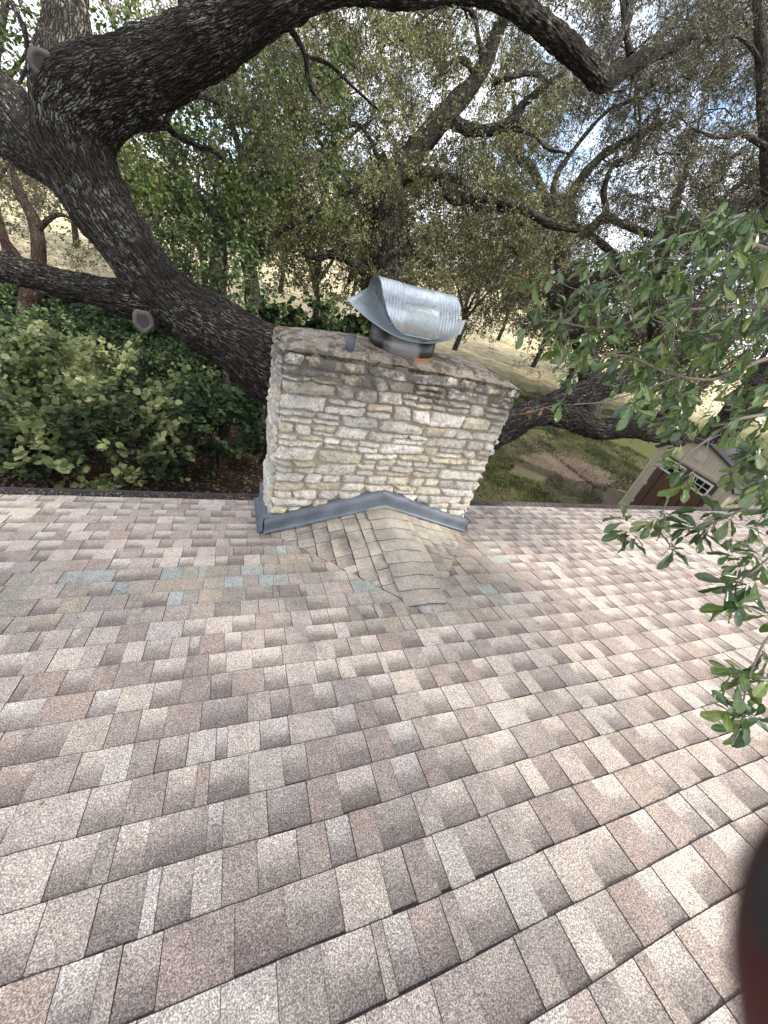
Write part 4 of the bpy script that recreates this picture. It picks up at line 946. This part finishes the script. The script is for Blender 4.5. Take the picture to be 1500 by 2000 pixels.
# ------------------------------------------------------------------ shrubs below the eave on the left
def shrub(name, x, y, rx, ry, h, mat, label, cat, seed, n=90, ls=.10, asp=.95, ntw=4, nleaf=8, tl=.4, group=None, flat=.5, zmin=.3):
    rg_ = np.random.default_rng(seed); z = -4.85
    u = rg_.normal(0, 1, (n*3, 3)); u = unit(u); u = u[u[:, 2] > -.25][:n]; r = rg_.uniform(.45, 1.05, len(u))[:, None]
    pts = np.array([x, y, z+h*.35])+u*r*np.array([rx, ry, h*.62]); pts[:, 2] = np.maximum(pts[:, 2], z+zmin)
    pts[:, 2] += .25*fbm(pts*1.1, 2, seed)
    limbs = []
    for k in range(6):
        a = k*1.05+seed; e = np.array([x+math.cos(a)*rx*.45, y+math.sin(a)*ry*.45, z+h*.62]); m_ = np.array([x+math.cos(a)*rx*.12, y+math.sin(a)*ry*.12, z+h*.33])
        limbs.append((np.array([[x+math.cos(a)*.12, y+math.sin(a)*.12, z], m_, e]), np.array([.028, .02, .01])))
    root = empty(name, (x, y, z)); tag(root, label, cat, group)
    VV = []; FF = []; UU = []
    for i, (p, r_) in enumerate(limbs): limb_mesh(p, r_, 8, .1, 0, i, VV, FF, UU)
    ch_, tips = grow(limbs, pts, step=.2, seed=seed, rmax=.014, tip=.003)
    chain_tubes(ch_, VV, FF, UU); 
    npmesh('stems', np.concatenate(VV), np.concatenate(FF), M['twig'], root)
    out_b = unit(tips-np.array([x, y, z+h*.3]))*1.0; out_b[:, 2] *= .3
    tv, tf, lv, lf, rnd = twig_spray(tips, ntw, tl, nleaf, ls, asp, rg_, shape='hex', droop=.15, up=2.2, spread=.08, twig_r=.002, bias=out_b)
    cen = lv.reshape(len(lf), -1, 3).mean(1); r2 = np.clip(.36+fbm(cen*1.7, 3, seed)*1.5+(rnd-.5)*.6+np.clip((cen[:, 2]-z)/h-.75, -.3, .3)*.6, 0, 1)  # random mottle, with lit tops painted in by height
    npmesh('foliage', lv, lf, mat, root, fattr={'rnd': r2}); npmesh('twigs', tv, tf, M['twig'], root)
HG = [P(545, 585, 9.6), P(625, 580, 9.9), P(700, 600, 10.4)]
SH = [
 (HG[0][0], HG[0][1], 1.0, .8, HG[0][2]+4.85, 'darkleaf', 'tall ivy leaved bush in the gap between the leaning limb and the cowl', .13),
 (HG[1][0], HG[1][1], 1.1, .8, HG[1][2]+4.85, 'darkleaf', 'tall dark ivy leaved bush just left of the cowl above the chimney top', .13),
 (HG[2][0], HG[2][1], .9, .8, HG[2][2]+4.85, 'darkleaf', 'ivy leaved bush directly behind the cowl', .13),
 (-2.2, 7.0, 1.25, .9, 2.35, 'shrubleaf', 'pale round leaved shrub in front, just beyond the roof edge left of the chimney', .105),
 (-4.6, 7.6, 1.5, 1.1, 2.3, 'shrubleaf', 'pale round leaved shrub at the left edge just beyond the roof', .10),
 (-3.3, 9.6, 1.7, 1.2, 2.2, 'shrubleaf', 'broad mottled shrub under the leaning limb, behind the pale front shrub', .10),
 (-.5, 8.2, 1.2, .9, 2.2, 'darkleaf', 'dark green vine covered shrub close to the left side of the chimney', .11),
 (-6.6, 10.5, 1.7, 1.4, 2.1, 'shrubleaf', 'mottled round leaved shrub at the left, behind the edge shrub', .10),
 (-1.4, 11.6, 1.8, 1.3, 1.9, 'darkleaf', 'dark green low shrub below the knot of the leaning limb', .10),
 (-5.0, 13.4, 2.2, 1.6, 1.4, 'darkleaf', 'low green undergrowth bush at mid left', .10),
 (-9.2, 14.5, 2.2, 1.6, 1.3, 'darkleaf', 'low undergrowth bush near the cedar trunk', .10),
 (-3.5, 17.5, 2.6, 1.6, 1.1, 'darkleaf', 'sparse low bush farthest back below the lower left limb', .12),
 (-8.5, 19.5, 3.0, 1.8, 1.2, 'darkleaf', 'low spreading bush between the cedar and the leaning oak', .12),
 (.2, 18.5, 2.2, 1.4, 1.5, 'darkleaf', 'bush around the foot of the elm', .12),
]
for i, (x, y, rx, ry, h, mt, lab, ls) in enumerate(SH):
    shrub('shrub', x, y, rx, ry, h, M[mt], lab, 'shrub', 300+i, n=int((300 if i < 3 else 95 if i < 5 else 95)*rx*ry/1.2), ls=ls*(1.15 if i < 8 else 1), group='shrubs beyond the roof edge', zmin=.75 if i < 7 else .3)
def ll():
    while True:
        p = P(random.uniform(-100, 540), random.uniform(480, 980), 1.)
        if p[2] < 0:
            q = p*(-4.8/p[2])
            if q[1] < 22: return (q[0], q[1], float(gz(q[0], q[1]))+.03)
litter('leaf_litter', 9000, ll, .06, M['debris'], 'brown fallen leaves covering the ground below the shrubs', 'leaf litter')
def blades():
    n = 130000; r_ = np.random.default_rng(77); a = r_.random((n, 2)); x = 3+a[:, 0]*15; y = 4.5+a[:, 1]**1.3*15
    keep = fbm(np.stack([x*.55, y*.55, x*0], -1), 3, 31) < .16; keep &= (np.hypot(x-11.6, (y-9.4)*1.3)+1.6*fbm(np.stack([x*1.5, y*1.5, x*0], -1), 5, 3)+r_.normal(0, .45, n) > 1.9)|(a[:, 0]*7 % 1 < .12); x, y = x[keep], y[keep]; n = len(x); z = gz(x, y)
    an = r_.uniform(0, 6.28, n); h = r_.uniform(.03, .10, n); d = np.stack([np.cos(an), np.sin(an), an*0], -1); ln = np.stack([r_.normal(0, .4, n), r_.normal(0, .4, n), an*0+1], -1)
    c = np.stack([x, y, z-.005], -1); wv = .015
    V = np.stack([c-d*wv, c+d*wv, c+d*wv*.4+ln*h[:, None], c-d*wv*.2+ln*h[:, None]*1.05], 1).reshape(-1, 3)
    rr = np.clip(.40+fbm(np.stack([x*1.6, y*1.6, x*0], -1), 4, 9)*1.6+r_.normal(0, .26, n), 0, 1)
    tag(npmesh('grass', V, np.arange(4*n).reshape(-1, 4), M['grass'], fattr={'rnd': rr}), 'short green grass of the lawn right of the chimney', 'grass', kind='stuff')
blades()
def ld():
    if random.random() < .55: x, y = random.gauss(11.4, 1.3), random.gauss(9.2, 1.0)
    else: x, y = random.uniform(4, 16), random.uniform(4.5, 16)
    return (x, y, float(gz(np.array(x), np.array(y)))+.02)
litter('lawn_litter', 5200, ld, .035, M['debris'], 'tan leaf crumbs strewn over the bare patch of the lawn beside the shed', 'leaf litter')
# ------------------------------------------------------------------ the shed
def shed():
    z0 = -4.8; cx, cy = 11.776, 7.082; ux = np.array([-.123, -.992]); L_ = 2.4; D_ = 2.3; Hh = 2.12; ap = 2.75
    root = empty('shed', (cx, cy, z0)); root.rotation_euler[2] = math.atan2(ux[1], ux[0]); bpy.context.view_layer.update()
    tag(root, 'small beige garden shed with brown double doors and dark roof on the lawn', 'shed')
    inv = np.array(root.matrix_world)
    def W(p): p = np.array([*p, 1.]); return (inv@p)[:3]
    # local: x along the front, y to the back, z up
    beige = mat_plain('beige resin wall', (.62, .55, .43), .6, 0, .08, 4); cream = mat_plain('cream trim', (.70, .65, .54), .55, 0, .05, 4)
    white = mat_plain('white window frame', (.78, .76, .72), .5, 0, .04); roofm = mat_plain('dark shed roof', (.06, .055, .055), .8, 0, .3, 30, .5)
    t = NT('brown door'); vec = t.map((9, 1, 1)); wv = t.n('TexWave', _wave_type='BANDS', _bands_direction='X', Scale=1.0, Distortion=0); t.t.links.new(t.map((5.5, 1, 1)), wv.inputs['Vector'])
    gr = t.ramp(wv.outputs['Fac'], (0, 0.0), (.06, 1.0)); c = t.mix(gr, (.03, .018, .014), t.mix(t.noise(30, 4, .6, vec=t.map((1, 1, .08))), (.10, .05, .035), (.17, .085, .06)))
    brown = t.bsdf(c, .55, normal=t.bump(gr, .4, .01))
    dark = mat_plain('dark pane', (.012, .013, .015), .12, 0, .2)
    def part(name, mat, fn, parent=root, bevel=0):
        m_ = MB(); fn(m_); m_.v = [tuple(W(v)) for v in m_.v]; o = m_.build(name, mat, parent, bevel=bevel); return o
    gam = [(0, Hh), (L_*.17, Hh+.42), (L_*.5, ap), (L_*.83, Hh+.42), (L_, Hh)]
    def wall(m_):
        m_.prism([(0, 0, 0), (L_, 0, 0)]+[(x, 0, z) for x, z in gam[::-1]], (0, D_, 0))
        for k in range(9): m_.box((.15+k*.26, -.004, Hh+.12+.0*k), (.012, .006, .5 if 1 < k < 8 else .15))
        for x in (0.03, L_-.03): m_.box((x, -.012, Hh/2), (.10, .03, Hh-.02))
        for x in (.15, L_-.15): m_.box((x, -.006, Hh/2), (.05, .014, Hh-.1))
        m_.box((L_/2, -.02, .05), (L_+.04, .06, .12))
        m_.box((L_/2, -.012, Hh+.0), (L_-.3, .03, .06))
        for k in range(8): m_.box((L_+.004, .2+k*.27, Hh/2), (.014, .03, Hh-.1)); m_.box((-.004, .2+k*.27, Hh/2), (.014, .03, Hh-.1))
    part('wall', beige, wall)
    def gw(m_):
        c = (L_/2, -.012, Hh+.30)
        m_.box(c, (.30, .03, .22)); m_.box((c[0], -.03, c[2]), (.24, .01, .03))
        for k in range(3): m_.box((c[0], -.03, c[2]-.07+k*.06), (.22, .012, .02))
    part('gable_vent', cream, gw)
    def rf(m_):
        for (xa, za), (xb, zb) in zip(gam[:-1], gam[1:]):
            d = np.array([xb-xa, zb-za]); d /= np.linalg.norm(d); n_ = np.array([-d[1], d[0]]); e = .06
            a = (xa-d[0]*(.10 if xa == 0 else 0), za-d[1]*(.10 if xa == 0 else 0)); b = (xb+d[0]*(.10 if xb == L_ else 0), zb+d[1]*(.10 if xb == L_ else 0))
            m_.prism([(a[0], -.10, a[1]+.012), (b[0], -.10, b[1]+.012), (b[0]+n_[0]*e, -.10, b[1]+n_[1]*e+.012), (a[0]+n_[0]*e, -.10, a[1]+n_[1]*e+.012)], (0, D_+.2, 0))
    part('roof', roofm, rf)
    for k in (0, 1):
        x0 = .33+k*.875; x1 = x0+.865
        d = part('door', brown, lambda m_: m_.prism([(x0, -.05, .12), (x1, -.05, .12), (x1, -.05, 2.05), (x0, -.05, 2.05)], (0, .045, 0)))
        def wf(m_):
            wx0, wx1, wz0, wz1 = x0+.10, x1-.10, 1.66, 1.98
            m_.box(((wx0+wx1)/2, -.06, wz0), (wx1-wx0+.05, .03, .05)); m_.box(((wx0+wx1)/2, -.06, wz1), (wx1-wx0+.05, .03, .05))
            for x in (wx0, wx1): m_.box((x, -.061, (wz0+wz1)/2), (.05, .032, wz1-wz0))
            for j in (1, 2): m_.box((wx0+(wx1-wx0)*j/3, -.058, (wz0+wz1)/2), (.018, .02, wz1-wz0))
            m_.box(((wx0+wx1)/2, -.0575, (wz0+wz1)/2), (wx1-wx0, .018, .018))
        part('window_frame', white, wf, d); part('window_pane', dark, lambda m_: m_.box(((x0+x1)/2, -.0525, 1.82), (x1-x0-.2, .006, .32)), d)
        part('handle', M['dark_metal'], lambda m_: (m_.box((x1-.05 if k == 0 else x0+.05, -.075, 1.08), (.03, .05, .16)), m_.box((x1-.05 if k == 0 else x0+.05, -.06, 1.08), (.06, .02, .06))), d)
        for z in (.4, 1.05, 1.7): part('hinge', beige, lambda m_: m_.box((x0+.01 if k == 0 else x1-.01, -.056, z), (.09, .02, .10)), d)
shed()
# orange marker post in the field
q = P(925, 600, 1.); q = q*(-4.7/q[2]); q = q*(24/np.linalg.norm(q)) if np.linalg.norm(q) > 24 else q
def post():
    x, y = q[0], q[1]; z = float(gz(np.array(x), np.array(y)))
    n = 14; V = []; prof = [(.0, 0), (.22, 0), (.22, .04), (.13, .06), (.10, .5), (.075, .9), (.07, .95), (.0, .96)]
    for k in range(n):
        a = k/n*6.2832
        for r, h in prof: V.append((x+math.cos(a)*r, y+math.sin(a)*r, z+h))
    m = len(prof); Fc = [[k*m+j, ((k+1) % n)*m+j, ((k+1) % n)*m+j+1, k*m+j+1] for k in range(n) for j in range(m-1)]
    tag(npmesh('marker_post', np.array(V), np.array(Fc), mat_plain('faded orange plastic', (.55, .16, .05), .6, 0, .2, 6)), 'faded orange marker post standing in the dry field right of the cowl', 'marker')
post()

# ------------------------------------------------------------------ near bough with large glossy leaves
t = NT('glossy oak leaf')
lc = t.ramp(t.attr('rnd'), (0, (.035, .075, .02)), (.4, (.085, .155, .04)), (.75, (.14, .22, .055)), (.93, (.22, .29, .07)), (1, (.24, .26, .10)))
vein = t.attr('Col', 'Color'); c = t.mix(1.0, lc, vein, 'MULTIPLY'); c = t.mix(1.0, c, t.ramp(t.noise(60, 4), (.3, .8), (.7, 1.2)), 'MULTIPLY')
M['bigleaf'] = t.bsdf(c, .22, trans=.17, spec=.9, normal=t.bump(t.noise(120, 3), .25, .002))
M['deadleaf'] = mat_leaf('dead leaves', [(.30, .12, .05), (.45, .2, .09), (.55, .3, .15), (.5, .35, .2)], .7, .25)
def leaf_proto():
    # obovate blade, folded along the midrib; 9 x 7 grid
    prof = [(0, .02), (.10, .05), (.22, .10), (.38, .17), (.55, .235), (.72, .255), (.86, .20), (.95, .11), (1, .012)]
    V = []; Cc = []
    for y, w_ in prof:
        for j, s in enumerate((-1, -.66, -.33, 0, .33, .66, 1)):
            V.append((s*w_, y, .28*abs(s)*w_+.03*math.sin(y*16+abs(s)*4)*abs(s))); Cc.append(1.35 if s == 0 else (1.0 if j % 2 else .9))
    Fc = [[r*7+j, r*7+j+1, r*7+j+8, r*7+j+7] for r in range(8) for j in range(6)]
    return np.array(V), np.array(Fc), np.array(Cc)
LV, LF, LC = leaf_proto()
def bough(name, label, twigs_px, sprigs, leafmat, seed, lsz=(.045, .075), parent=None, lmin=4, lmax=8):
    rg_ = np.random.default_rng(seed)
    limbs = [px_path(t_) for t_ in twigs_px]
    VV = []; FF = []; UU = []
    for i, (p, r) in enumerate(limbs): limb_mesh(p, np.maximum(r, .0012), 8, .02, 0, i+seed, VV, FF, UU)
    att = np.array([P(*s[:3]) for s in sprigs])
    ch_, tips = grow(limbs, att, step=.035, jit=.006, seed=seed, rmax=.0035, tip=.0011, k=2.6)
    chain_tubes(ch_, VV, FF, UU)
    twigs = npmesh('twigs', np.concatenate(VV), np.concatenate(FF), M['twig_pale'], parent, smooth=True)
    ends = {}; vs = []; fs = []; rn = []; cc = []; o = 0; pet = MB()
    dirs = []
    for pts, r in ch_: ends[tuple(np.round(pts[-1], 5))] = unit(pts[-1]-pts[max(0, len(pts)-3)])
    for si, tip in enumerate(tips):
        d = ends.get(tuple(np.round(tip, 5)), np.array([0, 0, -1.])); d = unit(d+rg_.normal(0, .25, 3)+np.array([0, 0, -.15])); A = unit(np.cross(d, [.3, .9, .2])); B = np.cross(d, A)
        nl = rg_.integers(lmin, lmax+1); ph = rg_.uniform(0, 6.28); tone = rg_.normal(0, .16)
        for k in range(nl):
            a = ph+k*2.399; back = k*.006+rg_.uniform(0, .004); el_ = rg_.uniform(.5, 1.25)
            ax = unit(d*math.cos(el_)+(A*math.cos(a)+B*math.sin(a))*math.sin(el_)+np.array([0, 0, -.18]))
            nn = unit(np.array([0, 0, 1.])+d*.35+rg_.normal(0, .38, 3)); sd_ = unit(np.cross(ax, nn)); nn = np.cross(sd_, ax); s = rg_.uniform(*lsz)*(1-.04*k)
            base = tip-d*back+ax*.004
            v = LV*np.array([rg_.uniform(.64, .92), 1, 1]); cur = rg_.uniform(-.28, .10); tw = rg_.normal(0, .25)
            z = v[:, 2]*rg_.uniform(.5, 1.6)+cur*v[:, 1]**2+v[:, 0]*tw*v[:, 1]+.03*np.sin(v[:, 1]*9+k)*np.abs(v[:, 0])*4
            V = base+(sd_*v[:, 0:1]+ax*v[:, 1:2]+nn*z[:, None])*s
            vs.append(V); fs.append(LF+o); o += len(V); rn.append(np.full(len(LF), np.clip(.42+tone+rg_.normal(0, .27), 0, 1))); cc.append(np.repeat(LC[:, None], 3, 1))
    npmesh('leaves', np.concatenate(vs), np.concatenate(fs), leafmat, parent, smooth=True, fattr={'rnd': np.concatenate(rn)}, vcol=np.concatenate(cc))
nb = tag(empty('oak_bough', tuple(P(1700, 700, 1.9))), 'near oak bough with large glossy green leaves hanging over the right of the roof', 'bough')
TW = [
 [(1800, 560, 2.1, 34), (1640, 520, 1.9, 22), (1540, 500, 1.75, 14), (1450, 470, 1.7, 9), (1380, 440, 1.65, 6), (1330, 380, 1.65, 4)],
 [(1640, 520, 1.9, 16), (1530, 590, 1.7, 10), (1420, 600, 1.6, 7), (1300, 610, 1.5, 5.5), (1180, 640, 1.45, 4.5), (1100, 630, 1.45, 3.5), (1060, 625, 1.45, 2.5)],
 [(1170, 640, 1.45, 4), (1160, 590, 1.45, 3.5), (1135, 560, 1.45, 3)],
 [(1760, 700, 2.0, 26), (1620, 690, 1.7, 14), (1500, 700, 1.5, 9), (1400, 740, 1.4, 7), (1310, 730, 1.35, 5), (1240, 700, 1.35, 4), (1180, 690, 1.4, 3)],
 [(1620, 690, 1.7, 12), (1540, 790, 1.4, 9), (1440, 820, 1.25, 7), (1380, 860, 1.2, 5.5), (1330, 900, 1.2, 4.5), (1310, 960, 1.2, 4), (1290, 1010, 1.25, 3)],
 [(1540, 790, 1.4, 9), (1530, 900, 1.25, 8), (1500, 960, 1.15, 6.5), (1440, 1000, 1.15, 5), (1360, 1030, 1.2, 4), (1290, 1030, 1.25, 3)],
 [(1530, 900, 1.25, 7), (1530, 1040, 1.1, 6), (1490, 1100, 1.05, 5), (1450, 1130, 1.05, 4)],
 [(1530, 1040, 1.1, 6), (1540, 1180, 1.0, 6), (1490, 1260, .95, 5), (1465, 1320, .95, 4), (1452, 1370, .95, 3.5), (1455, 1400, .95, 2.5)],
 [(1240, 640, 1.5, 4), (1225, 560, 1.5, 3.5), (1190, 520, 1.5, 2.5)],
 [(1340, 730, 1.35, 4), (1200, 780, 1.35, 3.5), (1120, 790, 1.35, 2.5)],
 [(1290, 1040, 1.25, 3), (1312, 1070, 1.25, 2.2)],
]
MAN = [(1050, 600, 1.45), (1025, 645, 1.45), (1090, 640, 1.45), (1040, 560, 1.5), (1075, 540, 1.5), (1120, 515, 1.5), (1150, 560, 1.45), (1105, 590, 1.45), (1080, 690, 1.42), (1110, 745, 1.4), (1095, 790, 1.38), (1150, 700, 1.42), (1170, 640, 1.45),
 (1200, 560, 1.5), (1240, 520, 1.5), (1190, 500, 1.55), (1250, 770, 1.15), (1235, 800, 1.12), (1220, 680, 1.4), (1210, 620, 1.45), (1280, 690, 1.4), (1330, 640, 1.4), (1160, 600, 1.46), (1290, 560, 1.5), (1270, 620, 1.45),
 (1340, 770, 1.25), (1420, 830, 1.05), (1450, 790, 1.05), (1345, 935, 1.0), (1318, 915, 1.0), (1335, 955, 1.0), (1470, 880, 1.1), (1430, 930, 1.15), (1480, 960, 1.1),
 (1210, 1010, 1.3), (1215, 1045, 1.3), (1232, 1060, 1.3), (1262, 1025, 1.28), (1300, 1035, 1.25), (1318, 1068, 1.25), (1316, 1085, 1.25), (1345, 1025, 1.22), (1370, 1050, 1.2), (1395, 1000, 1.18), (1310, 1010, 1.25), (1420, 1020, 1.15), (1380, 1035, 1.2),
 (1470, 1030, 1.1), (1420, 1075, 1.08), (1440, 1110, 1.05), (1415, 1145, 1.03), (1450, 1150, 1.03), (1490, 1120, 1.05), (1430, 1190, 1.0), (1480, 1080, 1.05), (1500, 1200, 1.0), (1440, 1180, 1.0),
 (1425, 1310, .95), (1440, 1340, .95), (1475, 1330, .95), (1420, 1385, .95), (1450, 1400, .95), (1475, 1400, .95), (1440, 1425, .95), (1495, 1340, .95), (1500, 1290, .95)]
rgb_ = np.random.default_rng(9)
while len(MAN) < 350:
    px, py = rgb_.uniform(1000, 1640), rgb_.uniform(240, 1250)
    left = np.interp(py, [240, 300, 380, 450, 520, 600, 700, 800, 870, 950, 1050, 1150, 1250], [1560, 1420, 1340, 1260, 1130, 1040, 1080, 1180, 1290, 1290, 1440, 1480, 1540])
    dens = np.interp(py, [240, 350, 480, 900, 1000, 1250], [.18, .30, .9, 1, .8, .35])
    if 1200 < px < 1440 and 855 < py < 1010 and rgb_.random() < .93: continue
    if px < left or rgb_.random() > dens*min(1, .45+(px-left)/220): continue
    MAN.append((px, py, np.interp(px, [1050, 1500], [1.5, 1.35])+rgb_.uniform(-.2, .35)))
bough('oak_bough', None, TW, MAN, M['bigleaf'], 61, (.044, .082), nb)
bd = tag(empty('dead_leaf_sprig', tuple(P(1040, 800, 1.5))), 'small sprig of dried orange brown leaves right of the chimney', 'leaf sprig')
bough('dead_leaf_sprig', None, [[(1090, 790, 1.42, 3), (1060, 797, 1.43, 2.5), (1045, 802, 1.44, 2)]], [(1036, 806, 1.45), (1064, 799, 1.44)], M['deadleaf'], 62, (.03, .045), bd, 4, 6)

# ------------------------------------------------------------------ fingertip in front of the lens
def finger():
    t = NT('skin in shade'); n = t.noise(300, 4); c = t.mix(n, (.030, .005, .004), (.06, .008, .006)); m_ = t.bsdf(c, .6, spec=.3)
    d = .023
    ctr = [(1540, 1622, d), (1548, 1690, d), (1558, 1780, d*1.0), (1572, 1870, d*1.01), (1588, 1980, d*1.04), (1622, 2140, d*1.1), (1690, 2330, d*1.2), (1810, 2560, d*1.4)]
    wdt = [34, 66, 92, 112, 122, 128, 136, 150]
    pts = np.array([P(*c_) for c_ in ctr]); rad = np.array([w_/F*c_[2] for w_, c_ in zip(wdt, ctr)])
    VV = []; FF = []; UU = []; pts = np.vstack([P(1538, 1600, d), pts]); rad = np.concatenate([[.0001], rad])
    limb_mesh(pts, rad, 32, .0012, 0, 1, VV, FF, UU)
    o = npmesh('finger', VV[0], FF[0], m_, smooth=True)
    tag(o, 'out of focus dark red fingertip at the lower right in front of the lens', 'finger')
    # nail: curved plate on the far side of the tip
    b = []; 
    A = unit(pts[3]-pts[1]); nrm = unit(-P(1500, 1700, 1.)); S = unit(np.cross(A, nrm)); nrm = np.cross(S, A)
    nu = 9
    for i in range(nu):
        for j in range(nu):
            a = -1.0+2*j/(nu-1); l = i/(nu-1); w_ = .0042*(1-.25*(1-l)**3)
            b.append(pts[1]+A*(.0005+l*.006)+S*math.sin(a)*w_+(-S)*.0012+nrm*(.0034*math.cos(a)*.9+.0006-(1-l)**2*.0016))
    Fc = [[i*nu+j, i*nu+j+1, (i+1)*nu+j+1, (i+1)*nu+j] for i in range(nu-1) for j in range(nu-1)]
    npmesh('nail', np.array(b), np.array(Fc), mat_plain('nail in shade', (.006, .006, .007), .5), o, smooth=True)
finger()
